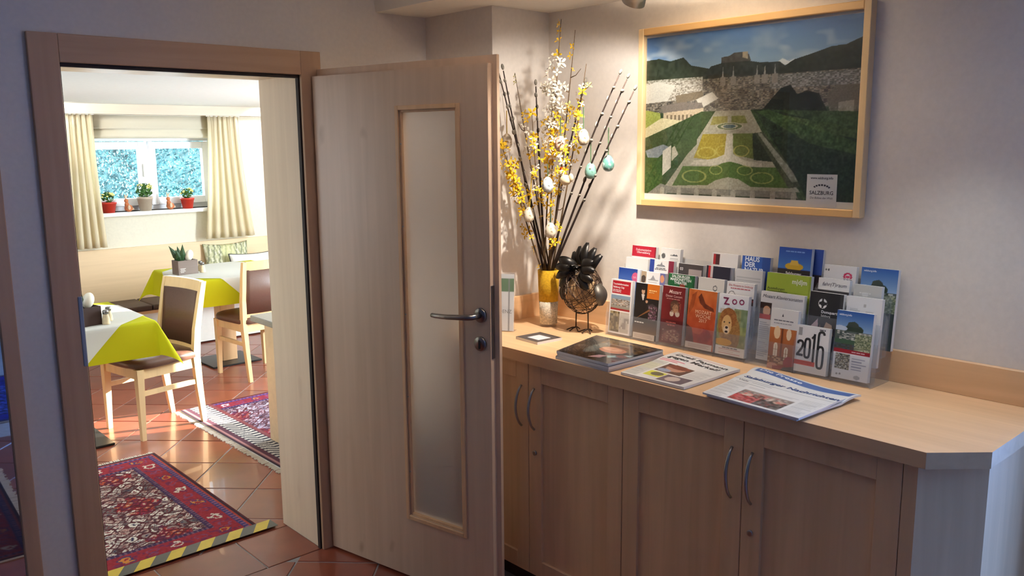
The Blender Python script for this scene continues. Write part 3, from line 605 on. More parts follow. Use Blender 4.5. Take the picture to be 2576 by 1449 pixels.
p = page((190, 96, 40), 46, 84); p.grad(0, .1, 1, 1, (150, 46, 26), (200, 110, 52)); p.poly([(.35, .88), (.45, .95), (.62, .78), (.9, .72), (.95, .66), (.6, .70), (.42, .78)], (84, 34, 20), .85); p.poly([(.02, .55), (.12, .9), (.3, .98), (.2, .7)], (150, 70, 30)); p.ell(.55, .24, .35, .13, (140, 30, 22)); p.ell(.4, .33, .2, .08, (170, 70, 40)); p.poly([(0, .1), (.3, .1), (.2, .34), (0, .4)], (90, 44, 40)); p.noise(p.U > -1, 14, 12, 8); p.rect(0, 0, .95, .10, (214, 206, 198)); p.lines(.1, .02, .85, .085, 3, (140, 90, 84))
o = brochure('d', 0, -1.336, .118, 1.181, 'orange leaflet with pale centred year lettering and dark red lower half', p)
text('MOZART\nWOCHE\n2017', .0175, (240, 214, 184), o, .008, .117, .0176, sx=.95)
p = page((150, 170, 120), 52, 92); p.grad(0, .66, 1, 1, (190, 206, 220), (240, 242, 244)); p.grad(0, .1, 1, .68, (140, 136, 80), (120, 142, 96)); p.rect(.55, .5, 1, .78, (112, 132, 100)); p.noise((p.V > .2) & (p.V < .8), 22, 18, 12)
p.ell(.36, .50, .33, .28, (150, 108, 52)); p.ell(.52, .36, .28, .3, (140, 104, 58)); p.ell(.38, .62, .27, .16, (128, 76, 36)); p.speck(.08, .2, .78, .76, [(150, 108, 52), (116, 78, 38), (176, 136, 78)], 20, 24, .3); p.ell(.33, .50, .17, .16, (206, 168, 112)); p.ell(.33, .42, .10, .07, (226, 206, 176)); p.ell(.33, .455, .05, .022, (40, 28, 24)); p.ell(.33, .385, .055, .02, (50, 34, 30)); p.ell(.24, .54, .025, .014, (40, 28, 20)); p.ell(.42, .54, .025, .014, (40, 28, 20)); p.ell(.16, .66, .05, .03, (150, 100, 54)); p.ell(.54, .66, .05, .03, (150, 100, 54))
p.ell(.25, .21, .3, .06, (204, 150, 40)); p.rect(0, 0, 1, .145, (226, 222, 214)); p.lines(.12, .02, .85, .11, 3, (180, 110, 100))
o = brochure('e', 0, -1.462, .116, 1.180, 'leaflet with a male lion portrait under sky in the front row', p)
text('Z', .034, (110, 24, 66), o, -.026, .185, .0176, bold=.03, shear=-.2); text('O', .026, (122, 22, 70), o, .004, .186, .0176, bold=.03); text('O', .026, (122, 22, 70), o, .032, .188, .0176, bold=.03); strokes(o, -.03, .03, .026, .003, (90, 80, 80))
p = page((16, 40, 16)); p = page(WH, 48, 60); p.rect(0, .60, .27, .84, (40, 24, 20)); p.ell(.16, .72, .09, .07, (206, 160, 124)); p.rect(.0, .60, .26, .665, (176, 30, 30)); p.lines(.02, .3, .26, .56, 9, (120, 126, 140), .5); p.lines(.02, .05, .26, .27, 8, (120, 126, 140), .5)
o = brochure('f', 1, -1.621, .157, 1.201, 'wide white flyer with italic title and small portrait in red coat', p, .232)
text('Mozart Klaviersonaten', .0158, (50, 52, 56), o, 0, .216, .0176, shear=.25)
p = page((150, 84, 40), 40, 84); p.rect(0, .70, 1, 1, (236, 234, 230)); p.grad(0, 0, 1, .70, (130, 74, 44), (176, 104, 52)); p.ell(.28, .63, .12, .10, (236, 206, 160)); p.ell(.72, .62, .09, .09, (240, 216, 180))
for cu, cv in ((.26, .36), (.66, .31)): p.rect(cu-.075, cv-.1, cu+.075, cv+.05, (238, 226, 200)); p.ell(cu, cv+.05, .075, .06, (238, 226, 200)); p.rect(cu-.008, cv-.1, cu+.008, cv+.08, (150, 110, 70)); p.rect(cu-.075, cv, cu+.075, cv+.008, (150, 110, 70))
p.rect(.44, .2, .5, .7, (104, 52, 24)); p.speck(.0, .15, 1, .26, [(110, 70, 50), (196, 170, 140), (80, 50, 40)], 12, 5, .7); p.ell(.8, .18, .2, .10, (150, 48, 56)); p.ell(.2, .08, .22, .07, (190, 140, 120)); p.poly([(.2, .1), (.7, .14), (.7, .08), (.2, .04)], (130, 40, 44)); p.poly([(.45, 0), (1, 0), (1, .14), (.6, .1)], (34, 34, 50))
o = brochure('g', 0, -1.655, .096, 1.156, 'leaflet with a golden church interior and conductor below a white header', p)
strokes(o, -.036, .036, .173, .0034, (110, 110, 116)); MB().prism([(-.009, .186), (-.003, .186), (-.0045, .191), (-.006, .196), (-.0075, .191)], .0171, .0176).build('emblem', ink((40, 40, 44)), o); strokes(o, -.036, .030, .163, .002, (140, 140, 144))
p = page((236, 234, 232), 36, 60); p.rect(.0, .155, .63, .255, (206, 62, 50)); p.lines(.05, .17, .55, .24, 2, (150, 30, 30), .6)
o = brochure('h', 0, -1.759, .110, 1.116, 'white booklet with huge black slanting year numerals and red strip', p, .150)
def ribbon(mb, pts, wd, z, closed=False):
    n = len(pts); P_ = [Vector((*q_, 0)) for q_ in pts]; L_ = []
    for i in range(n):
        a_ = P_[(i-1) % n] if closed or i else P_[0]; b_ = P_[(i+1) % n] if closed or i < n-1 else P_[-1]; t_ = (b_-a_).normalized(); nn = Vector((-t_.y, t_.x, 0))*wd/2; L_.append((P_[i]+nn, P_[i]-nn))
    v_ = []
    for a_, b_ in L_: v_ += [(a_.x, a_.y, z), (b_.x, b_.y, z)]
    mb.add(v_, [(2*i, 2*i+1, 2*((i+1) % n)+1, 2*((i+1) % n)) for i in range(n if closed else n-1)])
def loop(cx, cy, rx, ry, a0=0, a1=2*PI, n=28, e=.55):
    sg = lambda q_: math.copysign(abs(q_)**e, q_); return [(cx+rx*sg(math.cos(a0+(a1-a0)*i/n)), cy+ry*sg(math.sin(a0+(a1-a0)*i/n))) for i in range(n)]
for digit in '2016':
    nb = MB(); z_ = .0176; wd = .0075
    if digit == '2': ribbon(nb, loop(-.0385, .090, .0085, .010, PI, -.35, 14, .8)+[(-.0325, .078), (-.0465, .056)], wd, z_); ribbon(nb, [(-.0505, .0545), (-.0275, .0545)], wd, z_)
    if digit == '0': ribbon(nb, loop(-.0145, .079, .0085, .030), wd, z_, True)
    if digit == '1': ribbon(nb, [(.0075, .037), (.0075, .128)], wd, z_); ribbon(nb, [(-.001, .112), (.0065, .122)], wd*.8, z_)
    if digit == '6': ribbon(nb, loop(.0305, .056, .0095, .034), wd, z_, True); ribbon(nb, [(.0210, .056), (.0210, .118)]+loop(.0305, .120, .0095, .017, PI, .1, 12, .7), wd, z_)
    nb.build('numeral', ink((22, 24, 30)), o)
strokes(o, .022, .042, .143, .004, (90, 90, 94)); MB().box(-.048, -.036, .118, .143, .0172, .0176).build('printed_mark', ink((150, 150, 152)), o)
def castle_front(p, full):
    v0 = .42 if full else 0
    p.grad(0, .68, 1, 1, (150, 180, 212), (40, 84, 156)); p.ell(.5, .74, .26, .07, (40, 56, 44)); p.poly([(.3, .78), (.34, .84), (.5, .86), (.6, .83), (.66, .77)], (52, 62, 56)); p.ell(.12, .74, .2, .04, (196, 210, 226)); p.rect(0, v0+.05, 1, .71, (70, 84, 76)); p.speck(.05, .58, .98, .70, [(186, 188, 184), (80, 92, 92), (140, 140, 136), (60, 74, 70)], 14, 8); p.rect(0, .52, .7, .58, (52, 84, 62)); p.speck(.55, .44, 1, .68, [(176, 180, 150), (120, 130, 96), (150, 158, 120), (90, 104, 76)], 13, 14, .85); p.rect(0, .44, .55, .52, (40, 56, 52)); p.speck(.0, .44, .55, .52, [(40, 56, 52), (60, 70, 90), (70, 60, 60)], 9, 4, .8)
    return p
p = castle_front(page(WH, 44, 84), True); p.rect(0, 0, 1, .40, (228, 228, 230)); p.rect(0, .385, 1, .44, (150, 24, 40)); p.rect(.06, .14, .46, .37, (120, 110, 90)); p.speck(.06, .14, .46, .37, [(40, 44, 34), (190, 186, 170), (110, 104, 80), (150, 140, 116)], 12, 16); p.lines(.52, .14, .92, .34, 5, (96, 100, 130), .6); p.ell(.7, .05, .09, .03, (170, 172, 176)); p.ell(.14, .06, .03, .015, (140, 140, 140)); p.ell(.23, .065, .03, .015, (140, 140, 140))
o = brochure('i', 0, -1.890, .115, 1.181, 'tall blue sky city brochure with dark red band at the front rack corner', p)
text('salzburg.info', .008, (240, 240, 246), o, -.050, .198, .0176, 'LEFT', .02)
strokes(o, .0, .045, .0865, .003, (220, 180, 186))
# second row
p = page((40, 70, 150)); p.grad(0, .3, 1, 1, (130, 170, 214), (34, 66, 148)); p.ell(.78, .85, .15, .085, (206, 90, 130)); p.rect(.88, .0, 1, 1, (214, 222, 232))
o = brochure('j', 1, -.971, .105, 1.218, 'blue sky leaflet with a pink round badge', p); strokes(o, .020, .038, .180, .002, (240, 190, 206)); strokes(o, .022, .036, .176, .002, (240, 190, 206))
p = page(WH); p.rect(0, .78, .22, 1, (176, 156, 130)); p.ell(.1, .86, .1, .07, (70, 60, 54)); p.rect(.78, .78, 1, 1, (110, 110, 160)); p.ell(.88, .9, .08, .07, (214, 150, 110)); p.lines(.3, .80, .72, .88, 2, (120, 120, 120))
o = brochure('k', 1, -1.086, .112, 1.215, 'white leaflet with small photos flanking its emblem behind the black one', p); p_ = MB(); p_.prism([(-.012, .183), (.012, .183), (.008, .187), (0, .199), (-.008, .187)], .0171, .0176).build('emblem', ink((150, 150, 154)), o)
p = page((22, 92, 50)); p.rect(.93, 0, 1, 1, (16, 74, 40)); p.ell(.55, .80, .1, .05, (150, 60, 40)); o = brochure('l', 1, -1.216, .117, 1.220, 'dark green leaflet with three lines of white capitals', p)
text('SALZBURGER\nMARIONETTEN\nTHEATER', .0135, (240, 244, 240), o, -.003, .190, .0176, bold=.025)
p = page((220, 216, 208)); p.ring(.66, .84, .075, .04, .2, (96, 96, 96)); brochure('m', 1, -1.344, .108, 1.220, 'off white leaflet with a small grey ring emblem above the orange one', p)
p = page(WH); p.speck(0, .64, 1, .76, [(40, 30, 30), (110, 40, 44), (170, 150, 140), (70, 60, 60)], 9, 4, .9); p.ring(.2, .79, .11, .05, .12, (80, 80, 80)); o = brochure('n', 1, -1.463, .108, 1.219, 'white leaflet with two lines of red writing above the lion one', p)
text('Die Mozarts in Salzburg', .0098, (176, 36, 50), o, 0, .198, .0176, shear=.15); strokes(o, -.038, .040, .188, .003, (186, 80, 90))
p = page((28, 30, 34), 36, 70); p.ring(.4, .83, .10, .058, .28, (232, 232, 232)); p.rect(.37, .76, .43, .9, (28, 30, 34)); p.rect(.28, .81, .52, .85, (28, 30, 34)); p.poly([(.1, .47), (.3, .6), (.32, .35), (.18, .35)], (206, 176, 180)); p.poly([(.42, .36), (.55, .56), (.72, .52), (.8, .36)], (196, 160, 134)); p.poly([(.28, .36), (.38, .52), (.42, .34)], (150, 110, 104)); p.rect(.9, 0, 1, 1, (44, 46, 50))
o = brochure('p', 1, -1.776, .112, 1.222, 'black leaflet with a broken white ring emblem above pale rock shapes', p); text('Domquartier', .0125, (240, 240, 240), o, -.014, .148, .0176, 'LEFT', .02); text('Salzburg', .0095, (226, 226, 226), o, -.014, .136, .0176, 'LEFT')
p = page((234, 232, 230)); p.rect(.5, .86, .56, .90, (190, 186, 180)); p.lines(.1, .78, .42, .83, 2, (170, 170, 170), .6); p.lines(.55, .76, .9, .81, 2, (190, 180, 170), .6); brochure('q', 1, -1.898, .110, 1.222, 'almost blank white folder behind the blue city brochure', p)
# third row
p = page((222, 220, 216)); p.ell(.45, .68, .18, .12, (60, 50, 52)); p.ell(.45, .66, .11, .09, (196, 160, 140)); o = brochure('r', 2, -.978, .108, 1.255, 'pale leaflet with a small dark haired head just showing', p)
p = page(WH); p.rect(0, .6, .2, 1, (38, 62, 140)); p.rect(.78, .6, 1, 1, (120, 36, 60)); p.rect(.82, .6, .95, .78, (90, 130, 190)); o = brochure('s', 2, -1.097, .112, 1.258, 'white leaflet with castle emblem between blue and crimson sides', p)
MB().prism([(-.024, .186), (.018, .186), (.012, .192), (.004, .193), (.0, .204), (-.006, .193), (-.018, .192)], .0171, .0176).build('emblem', ink((130, 132, 138)), o); strokes(o, -.026, .022, .179, .0028, (70, 72, 80)); strokes(o, -.030, .024, .174, .0028, (70, 72, 80))
p = page((66, 62, 64)); p.rect(.42, .79, .95, .91, (176, 164, 162)); o = brochure('t', 2, -1.229, .108, 1.255, 'charcoal leaflet with a pale box and two white numerals', p); text('03', .015, (230, 228, 228), o, -.040, .190, .0176, 'CENTER', .02)
p = page((34, 34, 50)); p.rect(.08, .78, .25, 1, (176, 40, 44)); p.rect(.16, .80, .25, 1, (210, 200, 196)); p.rect(.94, 0, 1, 1, (110, 112, 126)); p.lines(.35, .72, .9, .8, 1, (90, 90, 110)); brochure('u', 2, -1.350, .106, 1.259, 'navy leaflet with a tiny red and white picture', p)
p = page((206, 206, 206)); p.lines(.05, .70, .95, .9, 4, (160, 162, 166), .6); brochure('v', 2, -1.470, .106, 1.259, 'light grey leaflet with faint lines under the blue one with large capitals', p)
p = page((150, 172, 60), 40, 50); p.rect(.95, 0, 1, 1, (130, 150, 50)); o = brochure('o', 2, -1.620, .160, 1.260, 'wide lime green leaflet', p, .225); text('Ausstellungen\nVeranstaltungen', .0115, (60, 70, 30), o, -.075, .168, .0176, 'LEFT', .015); text('m|d|m', .021, (238, 242, 226), o, .040, .202, .0176, bold=.03)
p = page((236, 234, 230)); p.rect(0, .78, 1, .82, (60, 58, 60)); o = brochure('x', 2, -1.778, .104, 1.262, 'white leaflet with a bracketed italic word and dark line', p); text('fahr(T)raum', .0165, (72, 72, 76), o, .002, .191, .0176, shear=.25)
p = page((196, 196, 192)); p.ell(.42, .86, .12, .03, (222, 222, 220)); o = brochure('y', 2, -1.888, .088, 1.254, 'plain light grey leaflet before the rear blue brochure', p); strokes(o, -.025, .010, .185, .004, (226, 226, 224))
# back row
p = page((178, 36, 56)); p.rect(.95, 0, 1, 1, (130, 24, 40)); p.rect(0, 0, 1, .80, (228, 222, 220)); o = brochure('z', 3, -.983, .116, 1.298, 'crimson topped booklet behind all the others at the bird side', p); text('Dokumentation\nObersalzberg', .0118, (240, 208, 212), o, -.002, .190, .0176, bold=.015)
p = page((222, 220, 216)); p.ell(.14, .86, .1, .05, (90, 90, 90)); p.lines(.5, .86, .9, .9, 1, (90, 90, 90)); p.lines(.5, .78, .95, .84, 2, (150, 150, 150)); o = brochure('aa', 3, -1.11, .09, 1.299, 'white leaflet with small grey emblems in the back row', p)
MB().prism([(.008, .184), (.034, .184), (.028, .190), (.022, .187), (.016, .191)], .0171, .0176).build('emblem', ink((90, 92, 96)), o)
p = page((226, 222, 218)); p.rect(.05, .80, .3, .98, (60, 30, 34)); p.rect(.05, .8, .14, .98, (160, 40, 46)); brochure('bb', 3, -1.348, .108, 1.301, 'white leaflet with a dark red picture in its upper corner', p)
p = page((44, 82, 158)); p.rect(.72, .0, 1, 1, (30, 60, 128)); p.ell(.45, .70, .3, .05, (150, 180, 210)); o = brochure('cc', 3, -1.474, .110, 1.302, 'blue leaflet with large white capitals at the back', p); text('HAUS\nDER\nNATUR', .0225, (232, 238, 246), o, -.044, .180, .0176, 'LEFT', .03)
p = page((30, 62, 150), 36, 60); p.grad(0, .72, 1, 1, (60, 110, 180), (26, 60, 146)); p.ell(.5, .75, .28, .05, (206, 170, 50)); p.poly([(.36, .77), (.4, .83), (.6, .83), (.64, .77)], (220, 186, 80)); p.rect(0, 0, 1, .71, (20, 16, 20)); p.rect(0, .40, 1, .47, (110, 20, 26)); o = brochure('dd', 3, -1.617, .118, 1.344, 'tallest booklet with yellow lit castle between blue and black', p, .25)
strokes(o, -.034, .034, .237, .004, (130, 160, 214)); text('Salzburger\nFestungskonzerte', .0135, (246, 244, 240), o, 0, .158, .0176, bold=.03); strokes(o, -.024, .024, .138, .0045, (240, 236, 230))
p = page((30, 56, 130)); p.rect(0, 0, 1, .66, (30, 20, 26)); brochure('dd2', 3, -1.683, .045, 1.343, 'thin dark blue booklet wedged beside the tallest one', p, .25, 'print', .012, .016)
p = page((232, 230, 228)); p.ring(.75, .84, .11, .05, .25, (190, 40, 84)); p.ell(.75, .84, .07, .022, (200, 60, 100)); p.rect(.6, .76, .9, .81, (232, 230, 228)); p.ell(.07, .92, .03, .015, (60, 60, 60)); p.ell(.15, .92, .03, .015, (60, 60, 60)); o = brochure('ee', 3, -1.777, .108, 1.301, 'white leaflet with a red arched emblem', p); strokes(o, .014, .042, .166, .004, (60, 60, 64))
p = castle_front(page((70, 84, 76), 36, 60), True); p.rect(0, 0, 1, .46, (60, 70, 66)); o = brochure('ff', 3, -1.903, .115, 1.304, 'blue sky city brochure at the back corner of the racks', p, .25); text('salzburg.info', .008, (240, 240, 246), o, -.050, .240, .0176, 'LEFT', .02)

# flyer stand, cards, magazines and newspapers
p = Paint(40, 60, (226, 226, 224)); p.rect(0, .70, 1, .93, (66, 112, 58)); p.rect(0, .93, 1, 1, (214, 214, 212)); p.rect(.9, .0, .905, .93, (120, 120, 120))
fs = slab('flyer_stand', .20, .225, .003, p, M['print']); fs.matrix_world = Matrix.Translation((.512, -.622, 0)) @ Matrix.Rotation(math.radians(34), 4, 'Z') @ Matrix.Translation((-.512, .622, 0)) @ brochure_matrix(.512, -.522, HC+.004); tag(fs, 'clear stand with a white and green flyer half hidden behind the door', 'flyer stand')
text('RESIDENZ', .020, (120, 122, 122), fs, .092, .076, .0036, 'RIGHT', name='lettering')
MB().box(-.104, .104, -.002, .232, .0045, .0065).build('clear_front', M['acrylic'], fs); MB().box(-.104, .104, -.002, 0, -.05, .0065).build('clear_foot', M['acrylic'], fs)
def lay(o, x, y, z, ang): o.matrix_world = Matrix.Translation((x, y, z)) @ Matrix.Rotation(ang, 4, 'Z')
p = Paint(40, 40, (74, 70, 70)); p.rect(.28, .22, .80, .72, (214, 216, 220)); p.rect(0, .9, 1, 1, (50, 46, 46))
o = slab('card_tray', .128, .122, .010, p, M['print']); lay(o, .4285, -.785, HC, -1.64); tag(o, 'small dark card tray holding a white card on the worktop', 'tray')
def quadmap(pts):
    bl, br, tr, tl = [np.array(q_) for q_ in pts]
    def f(U, V):
        P = (bl*(1-U)[..., None]+br*U[..., None])*(1-V)[..., None]+(tl*(1-U)[..., None]+tr*U[..., None])*V[..., None]; return P[..., 0], P[..., 1]
    return f
MG = [(.326, -1.046), (.319, -1.288), (.598, -1.295), (.605, -.979)]
def magpaint(top):
    p = Paint(90, 90, (24, 24, 28))
    if not top: return p
    p.ell(.42, .62, .42, .36, (52, 56, 56)); p.speck(.25, .55, .95, .95, [(150, 104, 40), (60, 50, 40), (170, 120, 60), (36, 36, 40), (110, 90, 70)], 22, 16, .75); p.ell(.35, .5, .10, .3, (120, 130, 126), .6); p.ell(.6, .52, .2, .13, (190, 128, 100)); p.ell(.56, .56, .16, .07, (214, 160, 128)); p.poly([(.55, .1), (.62, .05), (.9, .42), (.8, .45)], (20, 20, 24)); p.poly([(.55, .08), (.7, .14), (.72, .28), (.6, .24)], (190, 150, 156)); p.poly([(.7, .28), (.95, .5), (.98, .42), (.78, .2)], (140, 170, 170)); p.ell(.88, .36, .08, .06, (120, 70, 70)); p.lines(.05, .1, .3, .5, 9, (120, 104, 90), .5); p.noise(p.U > -1, 14, 14, 14)
    p.rect(0, 0, .035, 1, (60, 60, 64)); return p
for k, lb in enumerate(('lowest dark magazine of the stack beside the card tray', 'middle dark magazine of the stack beside the card tray', 'topmost glossy magazine with a bow tied figure on its cover')):
    pts = [(x+.004*math.sin(k*3+i), y+.005*math.cos(k*2+i)) for i, (x, y) in enumerate(MG)] if k < 2 else MG
    o = slab('magazine', .25, .28, .0095, magpaint(k == 2), M['gloss'], warp=quadmap(pts)); o.location = (0, 0, HC+.0002+.01*k); tag(o, lb, 'magazine', 'stacked magazines')
def newspaper(label, pts, z, p, th, amp, ph, v0=.55, vl=.5):
    wv = lambda U, V: amp*np.maximum(0, np.sin(PI*np.clip((V-v0)/vl, 0, 1)))*(.6+.4*np.sin(U*5+ph))+amp*.35*np.sin(U*6.5+ph)*np.sin(PI*V)*.5+amp*.2
    o = slab('newspaper', .3, .4, th, p, M['print'], wave=wv, warp=quadmap(pts)); o.location = (0, 0, z); tag(o, label, 'newspaper')
    bl, br, tr, tl = [Vector(q_) for q_ in pts]
    def put(s, u, v, size, rgb, align='LEFT', **kw):
        # lettering is laid on the page in page units then carried to the sheet
        t_ = text(s, size, rgb, o, 0, 0, 0, align, **kw); me = t_.data; W_ = (br-bl).length; H_ = (tl-bl).length
        for v_ in me.vertices:
            uu = u+v_.co.x/W_; vv = v+v_.co.y/H_; P = (bl*(1-uu)+br*uu)*(1-vv)+(tl*(1-uu)+tr*uu)*vv
            v_.co = (P.x, P.y, th+.0009+float(wv(np.array(uu), np.array(vv))))
        return t_
    return o, put
p = Paint(90, 110, (222, 220, 214)); p.rect(.0, .02, .22, .60, (196, 196, 188)); p.lines(.02, .04, .2, .58, 22, (130, 130, 124), .4); p.rect(.0, .3, .2, .5, (210, 208, 150), .35); p.rect(.25, .30, .66, .58, (90, 66, 56)); p.ell(.45, .47, .14, .1, (176, 134, 112)); p.ell(.45, .53, .17, .06, (110, 60, 44)); p.ell(.36, .36, .1, .05, (140, 150, 170)); p.rect(.25, .10, .5, .27, (206, 206, 64)); p.ell(.4, .2, .09, .06, (90, 84, 60)); p.rect(.52, .04, .9, .27, (96, 84, 92)); p.ell(.68, .16, .1, .08, (196, 180, 170)); p.lines(.68, .3, .95, .58, 14, (140, 140, 136), .45)
p.lines(.03, .61, .46, .69, 2, (200, 70, 96), .8); p.lines(.08, .93, .9, .97, 1, (190, 130, 130), .8)
o, put = newspaper('folded newspaper with bold black slanted headline between magazine and blue titled papers', [(.327, -1.336), (.33, -1.581), (.63, -1.582), (.675, -1.301)], HC+.0002, p, .008, .006, .4)
put('Duell Faymann', .10, .86, .034, (24, 22, 24), bold=.014, shear=.1); put('gegen Merkel?', .08, .755, .034, (24, 22, 24), bold=.014, shear=.1); None
NP = [(.318, -1.672), (.298, -1.97), (.612, -1.995), (.655, -1.632)]
p = Paint(60, 80, (226, 226, 224)); p.rect(.04, .84, .98, .965, (70, 100, 160))
o, put = newspaper('lower newspaper with white lettering on a blue banner', NP, HC+.0002, p, .006, .016, 1.2, .68, .45)
put('Die Presse', .07, .905, .030, (236, 240, 246), bold=.02)
p = Paint(96, 110, (228, 226, 222)); p.lines(.02, .02, .2, .62, 24, (130, 130, 128), .4); p.rect(.24, .05, .76, .46, (150, 140, 134)); p.rect(.24, .05, .5, .28, (176, 44, 48)); p.ell(.34, .31, .06, .06, (206, 170, 150)); p.ell(.45, .33, .06, .06, (60, 48, 44)); p.rect(.5, .05, .76, .3, (44, 42, 44)); p.ell(.56, .34, .05, .06, (210, 186, 170)); p.ell(.66, .3, .05, .06, (196, 160, 140)); p.speck(.24, .05, .76, .42, [(150, 140, 134), (60, 52, 50), (200, 60, 60), (214, 206, 200)], 18, 12, .4); p.lines(.24, .52, .74, .58, 2, (120, 120, 120), .5); p.lines(.79, .05, .97, .62, 22, (140, 140, 138), .4); p.rect(.0, .745, 1, .748, (150, 150, 150))
NP2 = [(.305, -1.666), (.286, -1.982), (.540, -1.985), (.572, -1.640)]
p.lines(.2, .685, .5, .715, 1, (110, 110, 114), .8); p.lines(.06, .62, .5, .655, 1, (110, 110, 114), .8)
o, put = newspaper('upper newspaper with dark blue title and photo of a red dressed pair', NP2, HC+.0112, p, .0055, .004, 1.2)
put('Salzburger Nachrichten', .055, .855, .0315, (44, 66, 120), bold=.02, shear=.1); put('Viele', .06, .70, .017, (80, 80, 84))

# ------------------------------------------------------------------ vase with branches and eggs
vase = thing('vase', 'tall glass vase wrapped in ochre felt above speckled shell', 'vase', (.69, -.64, HC))
MB().lathe([(0, 0), (.031, 0), (.034, .006), (.0345, .03), (.0355, .03), (.0355, .012), (0, .012)], 28).build('glass_foot', M['acrylic'], vase, True)
MB().lathe([(0, .013), (.0355, .013), (.0375, .07), (.039, .105), (0, .105)], 28).build('shell_wrap', M['shell'], vase, True)
MB().lathe([(.0, .1055), (.0392, .1055), (.042, .17), (.044, .232), (.0405, .234), (.039, .18), (0, .18)], 28).build('felt_wrap', M['ochre'], vase, True)
VB = Vector((.69, -.64, HC+.19))
def curve(tip, sway, base=None, n=9):
    a = Vector(base) if base else VB+Vector((random.uniform(-.016, .016), random.uniform(-.016, .016), 0)); b = Vector(tip); mid = (a+b)/2+Vector((0, 0, .06*(b-a).length))+Vector(sway)
    return [(a*(1-t_)**2+mid*2*t_*(1-t_)+b*t_*t_) for t_ in [i/(n-1) for i in range(n)]]
fm = MB()
for k in range(4):
    a = k*PI/2+.2; ca, sa = math.cos(a), math.sin(a); f_ = lambda r, s, z: (r*ca-s*sa, r*sa+s*ca, z)
    fm.add([f_(.0008, 0, 0), f_(.006, -.0034, .003), f_(.0065, .0034, .003), f_(.0125, -.0026, .0035), f_(.013, .0024, .0042), f_(.0155, 0, .002)], [(0, 1, 2), (1, 3, 4, 2), (3, 5, 4)])
FLO = {}
for nm in ('petal_y', 'petal_w', 'petal_pale'):
    o = fm.build('flower', M[nm]); FLO[nm] = o.data; bpy.data.objects.remove(o)
cm_ = MB().ball((0, 0, .007), (.0042, .0042, .0085), 8, 6); o = cm_.build('catkin', M['catkin'], None, True); CAT = o.data; bpy.data.objects.remove(o)
def put_mesh(name, me, parent, loc, d, sc_):
    o = bpy.data.objects.new(name, me); C.objects.link(o); o.parent = parent; o.location = loc
    o.rotation_euler = Vector(d).to_track_quat('Z', 'Y').to_euler(); o.rotation_euler.rotate_axis('Z', random.uniform(0, 2*PI)); o.scale = (sc_,)*3; return o
def safe(v): v.y = min(v.y, -.452); v.x = min(v.x, .872); return v
def willow(tip, sway, label, n=9):
    pts = [safe(q_) for q_ in curve(tip, sway)]; br = MB().tube(pts, [.0052-.0028*i/8 for i in range(9)], 7).build('willow_branch', M['bark'], None, True); tag(br, label, 'branch', 'pussy willow branches in the vase')
    for k in range(n):
        t_ = .42+.58*k/(n-1); i = min(int(t_*8), 7); q_ = pts[i].lerp(pts[i+1], t_*8-i); d = (pts[i+1]-pts[i]).normalized(); s_ = Vector((random.uniform(-1, 1), random.uniform(-1, 1), .3))
        side = (d.cross(Vector((.6, -.7, 0)))*(1 if k % 2 else -1)+d*.8) if k < n-1 else d
        put_mesh('catkin', CAT, br, safe(q_+side.normalized()*.005), side, random.uniform(1.2, 1.65))
    return br
wl = [((.55, -.505, 1.975), (0, .01, 0), 'willow branch partly behind the open door edge'), ((.58, -.50, 1.981), (0, .02, 0), 'willow branch leaning nearest to the open door'), ((.66, -.601, 1.919), (0, .01, 0), 'short upright willow branch left of the blossom'),
      ((.72, -.804, 1.916), (.0, .02, 0), 'willow branch rising just right of the blossom'), ((.62, -1.061, 1.93), (0, .03, 0), 'uppermost of three willow branches reaching to the poster'), ((.64, -1.08, 1.916), (0, .0, 0), 'middle of three willow branches reaching to the poster'), ((.66, -1.095, 1.875), (0, -.02, .0), 'lowest of three willow branches reaching to the poster')]
for tip, sw, lb in wl: willow(tip, sw, lb, 10)
def bloom(tip, sway, label, spans, twigs=(), group='flowering branches in the vase', nm='blossom_branch', r=.004):
    pts = [safe(q_) for q_ in curve(tip, sway)]; mb = MB().tube(pts, [r-(r-.0012)*i/8 for i in range(9)], 6)
    paths = [pts]
    for t_, d, ln in twigs:
        i = min(int(t_*8), 7); q_ = pts[i].lerp(pts[i+1], t_*8-i); e = safe(q_+Vector(d)*ln); tw = [q_, safe(q_.lerp(e, .5)+Vector((0, 0, -.008))), e]; mb.tube(tw, [.0022, .0016, .001], 5); paths.append(tw)
    br = mb.build(nm, M['bark_l'], None, True); tag(br, label, 'branch', group)
    for pi_, t0, t1, cnt, col, spread, big in spans:
        P = paths[pi_]; L = len(P)-1
        for k in range(cnt):
            t_ = t0+(t1-t0)*(k+random.random())/cnt; i = min(int(t_*L), L-1); q_ = P[i].lerp(P[i+1], t_*L-i); d = Vector((random.uniform(-1, .3), random.uniform(-1, .8), random.uniform(-.3, .8))).normalized()
            put_mesh('flower', FLO[col], br, safe(q_+d*random.uniform(.003, spread)), d, random.uniform(.8, 1.25)*big)
    return br
bloom((.68, -.72, 2.162), (0, .02, 0), 'tallest branch with yellow flowers at its tip and white blossom below', [(0, .90, 1, 4, 'petal_y', .012, 1.0), (0, .70, .90, 3, 'petal_y', .02, 1.1), (0, .54, .84, 40, 'petal_w', .05, 1.35), (1, .2, 1, 8, 'petal_w', .022, 1.3), (2, .2, 1, 9, 'petal_w', .022, 1.3), (3, .1, 1, 7, 'petal_w', .02, 1.3), (0, .3, .6, 26, 'petal_y', .05, 1.2), (0, .3, .6, 14, 'petal_w', .05, 1.2)], [(.62, (0, -.8, .5), .07), (.7, (-.2, .8, .5), .065), (.58, (-.2, .9, .3), .07)], 'flowering branches in the vase')
